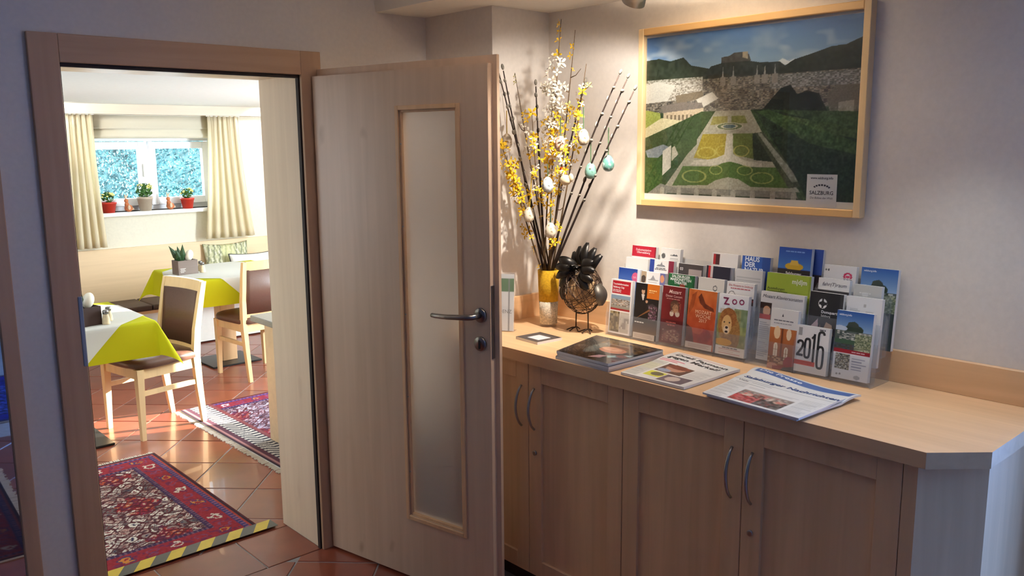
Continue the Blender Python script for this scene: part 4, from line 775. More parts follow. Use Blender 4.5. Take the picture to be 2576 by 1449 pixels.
bloom((.72, -.755, 2.122), (0, -.02, 0), 'nearly bare twig tipped with faded yellow flowers', [(0, .82, .97, 4, 'petal_y', .014, .9), (0, .45, .68, 14, 'petal_y', .04, 1.2), (0, .5, .7, 8, 'petal_pale', .03, 1)], [(.80, (0, -.9, .5), .06), (.74, (0, .9, .6), .04)])
bloom((.66, -.869, 1.986), (0, -.03, 0), 'branch with short bare side twigs right of the white blossom', [(0, .5, .85, 18, 'petal_y', .04, 1.2), (0, .4, .9, 12, 'petal_w', .03, .9), (1, .3, 1, 3, 'petal_pale', .01, .9)], [(.88, (0, -.9, .4), .05)])
bloom((.60, -.545, 1.971), (0, .02, 0), 'slender branch with yellow bud tip near the door', [(0, .93, 1, 2, 'petal_pale', .006, .8), (0, .55, .75, 6, 'petal_w', .02, 1)], [(.7, (0, .7, .6), .05)])
bloom((.56, -.50, 1.70), (0, .02, .02), 'yellow flowering branch curving low towards the door', [(0, .55, 1, 34, 'petal_y', .045, 1.255)], [(.75, (0, .5, .8), .06), (.6, (-.3, .4, -.3), .06)])
bloom((.60, -.53, 1.58), (0, .03, 0), 'low yellow flowering branch above the speckled egg', [(0, .4, 1, 26, 'petal_y', .045, 1.255), (0, .1, .4, 4, 'petal_y', .02, 1)], [(.7, (-.2, .6, .2), .05)])
bloom((.60, -.64, 1.82), (-.02, 0, 0), 'yellow branch with scattered white flowers in the middle', [(0, .35, 1, 26, 'petal_y', .045, 1.25), (0, .5, 1, 14, 'petal_w', .045, 1.2)], [(.6, (0, .6, .6), .06)])
bloom((.62, -.80, 1.70), (-.02, -.02, 0), 'yellow flowering branch leaning towards the wire bird', [(0, .2, 1, 34, 'petal_y', .03, 1.05), (0, .6, 1, 6, 'petal_w', .03, .9)], [(.5, (-.1, -.8, .3), .06)])
bloom((.66, -.70, 1.93), (0, 0, 0), 'dense mixed white and yellow branch behind the eggs', [(0, .35, .8, 34, 'petal_y', .045, 1.25), (0, .6, 1, 24, 'petal_w', .03, 1.1)], [(.7, (0, -.7, .5), .05)])
# eggs
def egg_print(nm, base, spots, top=None):
    mt, t, b = nodes(nm); N = t.nodes; L = t.links; tc = N.new('ShaderNodeTexCoord'); no = N.new('ShaderNodeTexNoise'); no.inputs['Scale'].default_value = 55; no.inputs['Detail'].default_value = 3; L.new(tc.outputs['Object'], no.inputs['Vector'])
    rp = N.new('ShaderNodeValToRGB'); rp.color_ramp.elements[0].position = .50; rp.color_ramp.elements[1].position = .62; rp.color_ramp.elements[0].color = (*lin(base), 1); rp.color_ramp.elements[1].color = (*lin(spots), 1); L.new(no.outputs['Fac'], rp.inputs['Fac']); L.new(rp.outputs[0], b.inputs['Base Color']); b.inputs['Roughness'].default_value = .3; b.inputs['Coat Weight'].default_value = .3; return mt
EG = {'brown': egg_print('egg_brown', (206, 190, 166), (124, 88, 52)), 'ivory': egg_print('egg_ivory', (222, 212, 190), (150, 128, 90)), 'silver': egg_print('egg_silver', (206, 212, 212), (110, 116, 116)), 'teal': egg_print('egg_teal', (116, 158, 146), (90, 128, 112)), 'tealw': egg_print('egg_teal_white', (96, 146, 134), (206, 222, 216)), 'copper': egg_print('egg_copper', (200, 170, 150), (140, 90, 60))}
def egg(loc, mt, label, rib, length, tilt=0, size=1.0):
    prof = [(0, -.030), (.010, -.0285), (.017, -.023), (.0212, -.013), (.0222, -.004), (.0205, .008), (.0165, .019), (.010, .027), (.004, .0305), (0, .031)]
    e = MB().lathe([(r*size, z*size) for r, z in prof], 20).build('easter_egg', EG[mt], None, True, loc); e.rotation_euler = (0, tilt, 0); tag(e, label, 'egg', 'painted eggs hanging in the branches')
    wd = .0022 if rib != 'ribbon_w' else .005
    MB().box(-.0006, .0006, -wd, wd, .030*size, length).build('ribbon', M[rib], e); return e
egg((.60, -.495, 1.708), 'brown', 'brown marbled egg near the door edge', 'ribbon_y', .12); egg((.62, -.775, 1.695), 'copper', 'copper banded egg in the centre of the bouquet', 'ribbon_g', .10); egg((.64, -.875, 1.719), 'brown', 'brown and white egg at the bouquet right shoulder', 'ribbon_g', .11)
egg((.66, -.894, 1.595), 'teal', 'plain teal egg close under the blossoms', 'ribbon_g', .12); egg((.68, -.963, 1.623), 'tealw', 'teal and white egg hanging alone on a long thread', 'ribbon_g', .13); egg((.60, -.727, 1.541), 'silver', 'silvery egg above the vase', 'ribbon_g', .08); egg((.60, -.622, 1.42), 'ivory', 'ivory egg ring with opening at left above the vase', 'ribbon_y', .16, .1); egg((.60, -.742, 1.366), 'ivory', 'pale speckled egg lowest above the vase', 'ribbon_g', .09)
hen = thing('hen_ornament', 'small felt hen with red comb tucked in the branches', 'ornament', (.62, -.803, 1.56))
MB().ball((0, 0, 0), (.018, .026, .020), 14, 9).build('body', M['feather'], hen, True); MB().ball((-.002, .016, .026), (.011, .012, .014), 12, 8).build('head', M['feather'], hen, True)
MB().ball((-.002, .018, .042), (.004, .011, .008), 10, 7).build('comb', M['red'], hen, True); MB().ball((0, -.028, .010), (.006, .012, .016), 10, 7).build('tail', M['feather'], hen, True); MB().ball((-.008, .028, .026), (.002, .006, .002), 8, 6).build('beak', M['ochre'], hen, True)

# ------------------------------------------------------------------ wire bird
bird = thing('wire_bird', 'wire cage bird on thin legs with a crown of black tin feathers', 'ornament', (.71, -.808, HC)); bird.rotation_euler = (0, 0, .06)
# local -x towards the room, image right is -y
BC, BR_ = Vector((0, 0, .170)), (.078, .082, .098)
wr = MB()
for k in range(30):
    ax = Vector((random.gauss(0, 1), random.gauss(0, 1), random.gauss(0, .9))).normalized(); a = ax.orthogonal().normalized(); b_ = ax.cross(a); off = random.uniform(-.45, .45); rr = math.sqrt(1-off*off)
    pts = []
    for i in range(25):
        q_ = 2*PI*i/24; v = (a*math.cos(q_)+b_*math.sin(q_))*rr+ax*off; pts.append(BC+Vector((v.x*BR_[0], v.y*BR_[1], v.z*BR_[2])))
    wr.tube(pts, .0011, 4, False)
wo = wr.build('wire_body', M['wire'], bird); wo['kind'] = 'stuff'
sm_ = MB().ball(BC+Vector((0, 0, -.006)), (.058, .060, .074), 20, 12).build('straw_filling', M['straw'], bird, True)
def feather(c, tipdir, ln, wd, nrm, name='crown_feather', mat='crown', cup=.010):
    d = Vector(tipdir).normalized(); n_ = Vector(nrm).normalized(); s_ = d.cross(n_).normalized(); n_ = s_.cross(d); v = []; f = []; N_ = 9
    for i in range(N_+1):
        t_ = i/N_; wv = 1.22*wd*math.sin(PI*(t_*.78+.14))**.7 if i < N_ else wd*.42
        for j in (-1, 0, 1): v.append(Vector(c)+d*ln*t_+s_*wv*j+n_*(-cup*(abs(j)*.55)+.02*math.sin(PI*t_)*ln/.1))
    m0 = len(v); v += [q_-n_*.0016 for q_ in v]
    for i in range(N_):
        for j in (0, 1): a0 = i*3+j; f += [(a0, a0+1, a0+4, a0+3), (m0+a0, m0+a0+3, m0+a0+4, m0+a0+1)]
        f += [(i*3, i*3+3, m0+i*3+3, m0+i*3), (i*3+2, m0+i*3+2, m0+i*3+5, i*3+5)]
    f += [(0, m0, m0+1, 1), (1, m0+1, m0+2, 2)]; e_ = N_*3; f += [(e_, e_+1, m0+e_+1, m0+e_), (e_+1, e_+2, m0+e_+2, m0+e_+1)]
    o = mesh_obj(name, v, f, M[mat], bird, True); return o
top = BC+Vector((0, 0, .075))
for a_, ln, dz in ((0, .118, 0), (.30, .105, 0), (-.30, .105, 0), (.62, .092, 0), (-.62, .092, 0)): feather(top+Vector((.02, -.03*math.sin(a_), -.01)), (.05, -math.sin(a_), math.cos(a_)), ln, .0175, (-1, 0, .1))
for sgn in (1, -1):
    for q_, (dy, dz, ln, z_) in enumerate(((.95, .34, .080, .02), (1, .02, .088, .012), (.92, -.34, .088, .002), (.72, -.66, .082, -.008))): feather(top+Vector((-.026-.004*q_, .012*sgn, z_)), (-.25, dy*sgn, dz), ln, .0165, (-1, 0, .35))
for q_ in (-.5, 0, .5): feather(top+Vector((-.03, 0, .012)), (-.62, q_*.7, .30-.2*abs(q_)), .045, .013, (-.3, 0, 1))
for sgn in (1, -1): feather(BC+Vector((.0, .080*sgn, .030)), (-.05, .25*sgn, -1), .085, .022, (-.35, sgn, 0), 'wing', 'tinwing')
for sgn, lb in ((1, 0), (-1, 1)):
    y = .030*sgn; mb = MB().tube([(0, y, .085), (0, y*1.05, .012)], .0026, 8)
    for dx, dy in ((-.034, .004), (-.022, .030), (-.020, -.028), (.024, 0)): mb.tube([(0, y*1.05, .014), (dx*.4, y*1.05+dy*.4, .012), (dx, y*1.05+dy, .0028)], [.0026, .0026, .0022], 6)
    mb.build('leg', M['wire'], bird, True)

# ------------------------------------------------------------------ dining room: bench, panel, window
wp = struct(box('wall_panel', -2.0, 2.9, 4.33, YB, 0, .868, M['panel_x']), 'pale birch wall panel behind the bench')
bench = thing('wall_bench', 'long bench with dark brown cushions along the window wall', 'bench', (.7, 4.13, 0))
by0 = 4.13
MB().box(-2.4, 1.9, 4.15-by0, 4.329-by0, .012, .36).build('base_panel', M['white'], bench); MB().box(-2.4, 1.9, 3.95-by0, 4.329-by0, .36, .385).build('seat_board', M['maple_x'], bench)
for x0, x1 in ((-2.4, -1.10), (-1.095, .004), (.010, .95), (.955, 1.9)): MB().box(x0, x1, 3.93-by0, 4.328-by0, .3455-.04 if False else .386, .432, .012).build('seat_cushion', M['leather_d'], bench, True)
win = struct(thing('window_1', 'white framed two sash window over the bench', 'window', (.97, 4.47, 1.165))); del win['category']
def rim(x0, x1, y0, y1, z0, z1, t_): return MB().box(x0, x0+t_, y0, y1, z0, z1, .003).box(x1-t_, x1, y0, y1, z0, z1, .003).box(x0+t_, x1-t_, y0, y1, z0, z0+t_, .003).box(x0+t_, x1-t_, y0, y1, z1-t_, z1, .003)
rim(-.55, .55, -.01, .05, 0, .625, .045).build('window_frame', M['pvc'], win)
MB().box(-.028, .018, -.01, .05, .045, .58).build('mullion', M['pvc'], win)
for x0, x1, zz in ((-.515, -.046, .055), (-.026, .50, .050)):
    sa = rim(x0, x1, -.035, .02, .04, .575, .063 if x0 < -.3 else .06).build('sash', M['pvc'], win)
    MB().box(x0+.05, x1-.05, -.012, -.006, .09, .525).build('pane', M['glass'], sa)
    hx = x1-.03 if x0 < -.3 else x0+.03
    if x0 < -.3: MB().box(hx-.006, hx+.006, -.055, -.035, .28, .39, .003).build('handle', M['white'], sa)
struct(box('trim_window_sill', .36, 1.52, 4.295, 4.46, 1.135, 1.165, M['white']), 'white window sill board carrying the pots')
bd_ = thing('roman_blind', 'cream roman blind folded up above the window', 'blind', (.97, 4.318, 1.77))
def sheet(name, rows, parent, mat, th=.003):
    v = []; f = []; n = len(rows[0])
    for r in rows: v += r
    for i in range(len(rows)-1):
        for j in range(n-1): f.append((i*n+j, i*n+j+1, (i+1)*n+j+1, (i+1)*n+j))
    o = mesh_obj(name, v, f, mat, parent, True); sm__ = o.modifiers.new('thick', 'SOLIDIFY'); sm__.thickness = th; return o
prof = [(-.02, .19), (-.024, .13), (-.034, .085), (-.040, .078), (-.018, .074), (-.026, .05), (-.042, .018), (-.040, .004), (-.014, .0)]
sheet('blind_fabric', [[(x, y+.028, z) for x in (-.49, -.2, .2, .49)] for y, z in prof], bd_, M['blind'])
box('head_rail', -.49, .49, .0, .02, .185, .192, M['white'], bd_)
def curtain(label, xt0, xt1, xb0, xb1, folds, ph):
    cu_ = thing('curtain', label, 'curtain', ((xt0+xt1)/2, 4.262, .893), 0, 'curtains at the dining window'); cx = (xt0+xt1)/2; rows = []; n = 64; zt = 1.063; 
    for i in range(15):
        t_ = i/14; e = t_**1.6; a0 = xt0*(1-e)+xb0*e; a1 = xt1*(1-e)+xb1*e; amp = .009+.015*t_; row = []
        for j in range(n+1):
            s_ = j/n; ang = 2*PI*folds*s_+ph+.6*math.sin(3*s_+2*t_); row.append((a0+(a1-a0)*s_-cx+.25*amp*math.sin(ang*2), amp*math.cos(ang)+.006*math.sin(ang*2.3+1)*(1-t_), zt*(1-t_)))
        rows.append(row)
    sheet('curtain_fabric', rows, cu_, M['curtain']); MB().box(xt0-cx-.01, xt1-cx+.01, -.008, .008, 1.058, 1.064).build('track', M['white'], cu_)
curtain('cream curtain left of the flower pots', .262, .468, .22, .505, 5, .3); curtain('cream curtain beside the sunlit wall patch', 1.40, 1.684, 1.325, 1.782, 6, 1.2)
# hedge outside
hv, hf, rn = [], [], random.Random(3)
for i in range(30000):
    x, y, z = rn.uniform(-.6, 3.2), 5.9+abs(rn.gauss(0, .35)), rn.uniform(.6, 2.6); y += .25*math.sin(x*5+z*4)
    s_ = rn.uniform(.008, .021); R_ = Euler((rn.uniform(0, 6), rn.uniform(0, 6), rn.uniform(0, 6))).to_matrix(); k = len(hv)
    for q_ in ((-1, 0, 0), (0, -.45, 0), (1, 0, 0), (0, .45, 0)): v = R_ @ Vector(q_)*s_; hv.append((x+v.x, y+v.y, z+v.z))
    hf.append((k, k+1, k+2, k+3))
hedge = mesh_obj('hedge', hv, hf, plain('hedge_leaf', (120, 178, 186), .35, var=.45, scale=5)); tag(hedge, 'dense bluish green hedge outside the dining window', 'hedge', None, 'stuff')
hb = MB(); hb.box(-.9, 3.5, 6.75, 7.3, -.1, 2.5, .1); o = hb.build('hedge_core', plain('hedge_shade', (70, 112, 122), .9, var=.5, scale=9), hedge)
struct(box('ground_outside', -4, 9, 4.7, 9, -.2, -.1, plain('lawn', (90, 120, 70), .9)))
# sill things
def pot_plant(x, h, r, potmat, foli, label, flowers, nm='potted_plant'):
    t_ = thing(nm, label, 'plant', (x, 4.345, 1.165), 0); MB().lathe([(0, 0), (r*.74, 0), (r*.97, h*.82), (r*1.04, h*.83), (r*1.06, h), (r*.94, h), (r*.92, h*.9), (0, h*.9)], 22).build('pot', M[potmat], t_, True)
    lv_ = MB(); rr = random.Random(int(x*100))
    for i in range(120):
        d = Vector((rr.gauss(0, 1), rr.gauss(0, 1), rr.gauss(0, 1))).normalized(); c = Vector((0, 0, h+foli*.75))+Vector((d.x*foli*.85, d.y*foli*.85, d.z*foli*.75)); R_ = d.to_track_quat('Z', 'Y').to_matrix() @ Euler((rr.uniform(-.6, .6), rr.uniform(-.6, .6), rr.uniform(0, 6))).to_matrix(); s_ = foli*.26
        lv_.add([c+R_ @ Vector(q_)*s_ for q_ in ((-1, 0, 0), (0, -.6, .12), (1, 0, 0), (0, .6, .12))], [(0, 1, 2, 3)])
    lv_.tube([(0, 0, h*.85), (0, 0, h+foli)], .004, 6); lo_ = lv_.build('foliage', M['leaf'], t_); lo_['kind'] = 'stuff'
    fl = MB()
    for i in range(flowers):
        d = Vector((rr.gauss(0, 1), rr.gauss(0, 1)-.3, abs(rr.gauss(.7, .5)))).normalized(); c = Vector((0, 0, h+foli*.75))+d*foli*.95; fl.ball(c, (.010, .010, .007), 7, 5)
    fo = fl.build('blossoms', M['petal_pale'], t_, True); fo['kind'] = 'stuff'; return t_
pot_plant(.557, .088, .062, 'terracotta_pot', .052, 'red potted plant near the left curtain on the sill', 14); pot_plant(.853, .118, .062, 'taupe_pot', .072, 'tall plant in taupe pot in the middle of the sill', 10); pot_plant(1.212, .092, .056, 'terracotta_pot', .052, 'red potted plant near the sunlit curtain on the sill', 12)
def hare(x, rz, label):
    t_ = thing('hare_figurine', label, 'figurine', (x, 4.34, 1.165), rz, 'clay hares on the window sill')
    MB().ball((0, 0, .030), (.034, .028, .030), 14, 9).ball((-.012, 0, .058), (.018, .018, .026), 12, 8).build('body', M['hare'], t_, True); MB().ball((-.016, -.004, .092), (.017, .015, .017), 12, 8).build('head', M['hare'], t_, True)
    for s_ in (-1, 1): MB().ball((-.014+.006*s_, .004, .125), (.0055, .004, .024), 8, 7, Euler((0, .25*s_+.2, 0))).build('ear', M['hare_l'], t_, True)
    MB().ball((.034, 0, .022), (.010, .010, .010), 8, 6).build('tail', M['hare_l'], t_, True); MB().ball((-.004, -.026, .036), (.012, .008, .020), 10, 7).build('paw', M['hare_l'], t_, True)
hare(.714, 0, 'clay hare between the red and taupe pots'); hare(1.060, 0, 'clay hare between the taupe and right red pots')

# cushions on the bench
def cushion(name, label, cx, cy, zb, w_, h_, th, paintf, lean, rz, piping=None):
    nx = ny = 40; p = paintf(Paint(nx, ny)); s_ = np.clip(1-np.abs(p.U*2-1)**3.2, 0, 1)*np.clip(1-np.abs(p.V*2-1)**3.2, 0, 1)
    wv = lambda U, V: th*np.sqrt(np.clip(1-np.abs(U*2-1)**2.6, 0, 1)*np.clip(1-np.abs(V*2-1)**2.6, 0, 1))
    pin = lambda U, V: ((U-.5)*w_*(1-.07*(1-np.abs(V*2-1)**2)*np.abs(U*2-1)**3), (V-.5)*h_*(1-.09*(1-np.abs(U*2-1)**2)*np.abs(V*2-1)**3)+h_/2)
    v = []; X, Y = pin(p.U, p.V); Z = wv(p.U, p.V); A = np.stack([X, Y, Z], -1).reshape(-1, 3); B = A.copy(); B[:, 2] *= -1; n = len(A); idx = np.arange(n).reshape(ny+1, nx+1)
    q_ = np.stack([idx[:-1, :-1], idx[:-1, 1:], idx[1:, 1:], idx[1:, :-1]], -1).reshape(-1, 4); fs_ = [tuple(r) for r in q_.tolist()]+[tuple(n+i for i in reversed(r)) for r in q_.tolist()]
    me = bpy.data.meshes.new(name); me.from_pydata(np.concatenate([A, B]).tolist(), [], fs_); ca = me.color_attributes.new('Col', 'FLOAT_COLOR', 'POINT'); col = p.linear().reshape(-1, 3); col = np.concatenate([col, col]); ca.data.foreach_set('color', np.concatenate([col, np.ones((len(col), 1))], 1).astype(np.float32).ravel()); me.polygons.foreach_set('use_smooth', [True]*len(me.polygons)); me.materials.append(M['fabric'])
    bm = bmesh.new(); bm.from_mesh(me); bmesh.ops.remove_doubles(bm, verts=bm.verts, dist=1e-5); bm.to_mesh(me); bm.free()
    o = bpy.data.objects.new(name, me); C.objects.link(o); tag(o, label, 'cushion')
    o.matrix_world = Matrix.Translation((cx, cy, zb)) @ Matrix.Rotation(rz, 4, 'Z') @ Matrix.Rotation(PI/2-lean, 4, 'X')
    if piping:
        pts = [(X[0, j], Y[0, j], 0) for j in range(nx+1)]+[(X[i, -1], Y[i, -1], 0) for i in range(1, ny+1)]+[(X[-1, j], Y[-1, j], 0) for j in range(nx-1, -1, -1)]+[(X[i, 0], Y[i, 0], 0) for i in range(ny-1, -1, -1)]
        MB().tube([tuple(map(float, q__)) for q__ in pts], .0045, 6, False).build('piping', M['black'], o, True)
    return o
def cpat(p): 
    p.c[:] = (196, 196, 160); a = np.sin(p.U*70+3*np.sin(p.V*9))*np.sin(p.V*16+p.U*6); p.put(a > .35, (150, 152, 118)); p.put(a < -.55, (228, 226, 204)); b = np.sin(p.U*52-p.V*11); p.put((b > .82), (104, 108, 88), .8); p.put((np.abs(p.U-.5) < .14), (206, 206, 150), .6); return p
cushion('cushion', 'sage patterned cushion leaning on the birch panel', 1.51, 4.235, .434, .42, .42, .055, cpat, .18, 0)
cushion('cushion', 'white cushion with black piping on the bench end', 1.66, 4.035, .434, .40, .34, .06, lambda p: (p.rect(0, 0, 1, 1, (236, 234, 226)), p)[1], .34, -.12, True)

# ------------------------------------------------------------------ tables, chairs
def drape(name, mat, a, h, zt, parent=None, n=84, label=None, cat=None, group=None, loc=(0, 0, 0), seed=0):
    """square cloth hanging over a square top: flat inside, straight skirts, a soft cone of cloth at each corner"""
    k = int(n*h/a/2)*2; gx = [h*(2*i/k-1) for i in range(k+1)]; ov = a-h; m_ = 12; ext = [h+ov*(i+1)/m_ for i in range(m_)]; G_ = [-q_ for q_ in reversed(ext)]+gx+ext; N_ = len(G_); v = []
    for y in G_:
        for x in G_:
            ex, ey = max(abs(x)-h, 0), max(abs(y)-h, 0); sx, sy = math.copysign(1, x), math.copysign(1, y)
            if ex == 0 and ey == 0: v.append((x, y, zt)); continue
            r = math.hypot(ex, ey); dx, dy = ex/r, ey/r; both = 2*dx*dy; fl = .004+.09*r+.40*r*both**1.5+.008*math.sin(9*(x if ey > ex else y)+seed)*min(1, r/.1)*(1-both)
            v.append((min(abs(x), h)*sx+dx*sx*fl, min(abs(y), h)*sy+dy*sy*fl, zt-max(r*(.985-.09*both)-.004, 0)))
    f = []
    for i in range(N_-1):
        for j in range(N_-1):
            q_ = (i*N_+j, i*N_+j+1, (i+1)*N_+j+1, (i+1)*N_+j); cx_, cy_ = G_[j]+G_[j+1], G_[i]+G_[i+1]
            f += [(q_[0], q_[1], q_[2]), (q_[0], q_[2], q_[3])] if cx_*cy_ > 0 else [(q_[0], q_[1], q_[3]), (q_[1], q_[2], q_[3])]
    o = mesh_obj(name, v, f, M[mat], None, True, loc); tag(o, label, cat, group); return o
def diamond(name, mat, d, h, zt, label=None, cat=None, group=None, loc=(0, 0, 0), seed=0):
    """square cloth laid cornerwise: octagonal middle on the top, a pointed flap over each edge"""
    c = d-h; v = []; f = []; n, m_ = 24, 14; top = []
    for q_ in range(4):
        ca_, sa_ = round(math.cos(q_*PI/2)), round(math.sin(q_*PI/2)); base = len(v)
        for i in range(m_+1):
            r = c*i/m_
            for j in range(n+1):
                t_ = 2*j/n-1; x = t_*(c-r); fl = .0075+.10*r+.006*math.sin(10*x+seed+q_)*min(1, r/.08); y = -(h+(fl if i else .0035)); z = zt-max(.985*r-.006, 0)-(0 if i else 0)
                v.append((x*ca_-y*sa_, x*sa_+y*ca_, z))
        for i in range(m_):
            for j in range(n): f.append((base+i*(n+1)+j, base+(i+1)*(n+1)+j, base+(i+1)*(n+1)+j+1, base+i*(n+1)+j+1))
        top += list(range(base, base+n+1))
    f.append(tuple(top)); o = mesh_obj(name, v, f, M[mat], None, False, loc); bm = bmesh.new(); bm.from_mesh(o.data); bmesh.ops.recalc_face_normals(bm, faces=bm.faces); bm.to_mesh(o.data); bm.free()
    for p_ in o.data.polygons: p_.use_smooth = len(p_.vertices) == 4
    tag(o, label, cat, group); return o
def table(cx, cy, px, py, lab, wh):
    h = .40; t_ = thing('dining_table', lab, 'table', (cx, cy, 0), 0, 'pedestal dining tables')
    MB().box(-h, h, -h, h, .722, .75, .003).build('tabletop', M['maple_x'], t_); MB().box(px-cx-.06, px-cx+.06, py-cy-.06, py-cy+.06, .014, .722, .003).build('column', M['maple_z'], t_); MB().box(px-cx-.2, px-cx+.2, py-cy-.2, py-cy+.2, 0.0005, .014, .003).build('base_plate', M['plate'], t_)
    drape('under_cloth', 'yellow', h+.20, h, .7512, None, 84, 'lime yellow cloth covering the %s table' % wh, 'tablecloth', 'lime under cloths', (cx, cy, 0), wh.__len__())
    diamond('top_cloth', 'white_cloth', .62, h, .7545, 'white cloth laid crosswise on the %s table' % wh, 'tablecloth', 'white top cloths', (cx, cy, 0), wh.__len__())
table(-.472, 2.075, -.45, 2.165, 'pedestal table next to the left door jamb', 'near'); table(1.045, 3.27, 1.075, 3.41, 'pedestal table in front of the bench cushions', 'far')
def loft(secs):
    v = []; f = []
    for (x, y, z, wx, wy) in secs: v += [(x-wx/2, y-wy/2, z), (x+wx/2, y-wy/2, z), (x+wx/2, y+wy/2, z), (x-wx/2, y+wy/2, z)]
    for i in range(len(secs)-1):
        for k in range(4): f.append((i*4+k, i*4+(k+1) % 4, i*4+4+(k+1) % 4, i*4+4+k))
    f += [(3, 2, 1, 0), tuple(range(len(secs)*4-4, len(secs)*4))]; return MB().add(v, f)
def make_chair(label):
    t_ = thing('dining_chair', label, 'chair', (0, 0, 0), 0, 'dining chairs')
    for s_ in (-1, 1):
        loft([(.193*s_, .195, 0, .026, .026), (.190*s_, .190, .40, .042, .042), (.190*s_, .190, .425, .042, .042)]).build('leg', M['beech'], t_)
        loft([(.178*s_, -.215, 0, .026, .028), (.184*s_, -.190, .25, .032, .040), (.188*s_, -.180, .43, .034, .046), (.192*s_, -.196, .60, .032, .040), (.198*s_, -.236, .80, .030, .034), (.200*s_, -.256, .885, .028, .030)]).build('back_post', M['beech'], t_)
        loft([(.187*s_, .0, .262, .018, .34), (.187*s_, .0, .29, .018, .34)]).build('stretcher', M['beech'], t_)
    MB().box(-.178, .178, .178, .200, .365, .425).box(-.196, -.176, -.18, .19, .365, .425).box(.176, .196, -.18, .19, .365, .425).box(-.178, .178, -.192, -.172, .365, .425).build('apron', M['beech'], t_)
    out = []
    for i in range(40):
        a = 2*PI*i/40; c, s_ = math.cos(a), math.sin(a); x = .222*math.copysign(abs(c)**.42, c); y = .215*math.copysign(abs(s_)**.42, s_); x *= (1+.04*(y/.215)); y = y+.012*(1-(x/.222)**2)*(1 if y > 0 else -.3)-(.014 if y < 0 else 0)*(abs(x) > .15); out.append((x, y))
    v = []; lay_ = ((.425, .97), (.432, 1.0), (.455, 1.0), (.468, .97), (.476, .88), (.480, .6))
    for z, k in lay_: v += [(x*k, y*k, z) for x, y in out]
    n = 40; f = [(i*n+j, i*n+(j+1) % n, (i+1)*n+(j+1) % n, (i+1)*n+j) for i in range(len(lay_)-1) for j in range(n)]+[tuple(reversed(range(n))), tuple(range((len(lay_)-1)*n, len(lay_)*n))]
    mesh_obj('seat', v, f, M['leather'], t_, True)
    def curved(z0, z1, y0, y1, th, name, mat, w0, w1, bow=.02):
        v = []; f = []; N_ = 12
        for side in (0, 1):
            for i in range(N_+1):
                s_ = i/N_*2-1
                for z, y, wv in ((z0, y0, w0), (z1, y1, w1)): v.append((s_*wv, y-bow*(1-s_*s_)+(th if side else 0), z))
        m0 = 2*(N_+1)
        for i in range(N_):
            a = 2*i; f += [(a, a+2, a+3, a+1), (m0+a, m0+a+1, m0+a+3, m0+a+2), (a+1, a+3, m0+a+3, m0+a+1), (a, m0+a, m0+a+2, a+2)]
        f += [(0, 1, m0+1, m0), (2*N_, m0+2*N_, m0+2*N_+1, 2*N_+1)]; return mesh_obj(name, v, f, M[mat], t_, name == 'backrest')
    curved(.822, .888, -.254, -.270, .026, 'top_rail', 'beech', .186, .188); curved(.468, .505, -.196, -.200, .022, 'lower_rail', 'beech', .172, .174, .012); curved(.500, .826, -.202, -.256, .030, 'backrest', 'leather', .172, .184, .016)
    return t_
ch1 = make_chair('beech chair with brown seat pushed under the near table'); ch1.location = (.053, 2.15, 0); ch1.rotation_euler = (0, 0, math.radians(100.4))
dup(ch1, (1.078, 2.90, 0), math.radians(5), 'beech chair seen from behind at the far table')
def planter(x, y, rz, lab, mt, h, leaves):
    t_ = thing('planter_box', lab, 'planter', (x, y, .7553), rz, 'planter boxes on the tables'); w_, d = (.075, .055)
    MB().box(-w_, w_, -d, -d+.008, 0, h).box(-w_, w_, d-.008, d, 0, h).box(-w_, -w_+.008, -d+.008, d-.008, 0, h).box(w_-.008, w_, -d+.008, d-.008, 0, h).box(-w_+.008, w_-.008, -d+.008, d-.008, 0, .006).build('box', M[mt], t_); MB().box(-w_+.009, w_-.009, -d+.009, d-.009, .006, h-.02).build('soil', M['soil'], t_)
    for i in range(leaves):
        a = 2*PI*i/leaves; d_ = Vector((math.cos(a)*.45-.3, math.sin(a)*.4, 1)).normalized(); s_ = d_.cross(Vector((0, 1, .3))).normalized()*.026; b_ = Vector((-.02, 0, h-.03)); ln = .115+.025*(i % 3)
        mesh_obj('leaf', [b_, b_+d_*ln*.45-s_, b_+d_*ln, b_+d_*ln*.45+s_, b_+d_*ln*.5+d_.cross(s_)*.3], [(0, 1, 4), (1, 2, 4), (2, 3, 4), (3, 0, 4)], M['leaf_d'], t_)
    MB().ball((.034, -.005, h+.030), (.030, .030, .044), 14, 9, Euler((0, .35, 0))).build('white_bloom', M['petal_w'], t_, True); return t_
planter(.735, 3.275, .05, 'grey wooden planter with leaves and white bloom on the far table', 'box', .105, 6); planter(-.405, 1.80, .2, 'dark planter with pale bloom on the near table', 'box_d', .10, 6)
fp = MB()
for k_, (x0_, x1_) in enumerate(((-.062, -.020), (-.060, -.028), (-.062, -.022), (-.060, -.034))): fp.box(x0_, x1_, -.0557, -.0551, .044-.009*k_, .048-.009*k_)
o = fp.build('fine_print', ink((206, 200, 192)), bpy.data.objects['planter_box']); o['kind'] = 'stuff'
def shaker(x, y, lab):
    t_ = thing('salt_shaker', lab, 'shaker', (x, y, .7553), 0, 'shakers on the tables'); MB().lathe([(0, 0), (.019, 0), (.021, .006), (.019, .03), (.014, .052), (.014, .056), (0, .056)], 18).build('glass_body', M['feather'], t_, True); MB().lathe([(0, .0562), (.0155, .0562), (.016, .07), (.013, .078), (0, .079)], 18).build('cap', M['chrome'], t_, True); return t_
shaker(.855, 3.245, 'salt shaker in front on the far table'); shaker(.875, 3.33, 'pepper shaker behind the salt on the far table'); shaker(-.305, 1.745, 'glass shaker in front on the near table'); shaker(-.265, 1.83, 'glass shaker farther in on the near table')

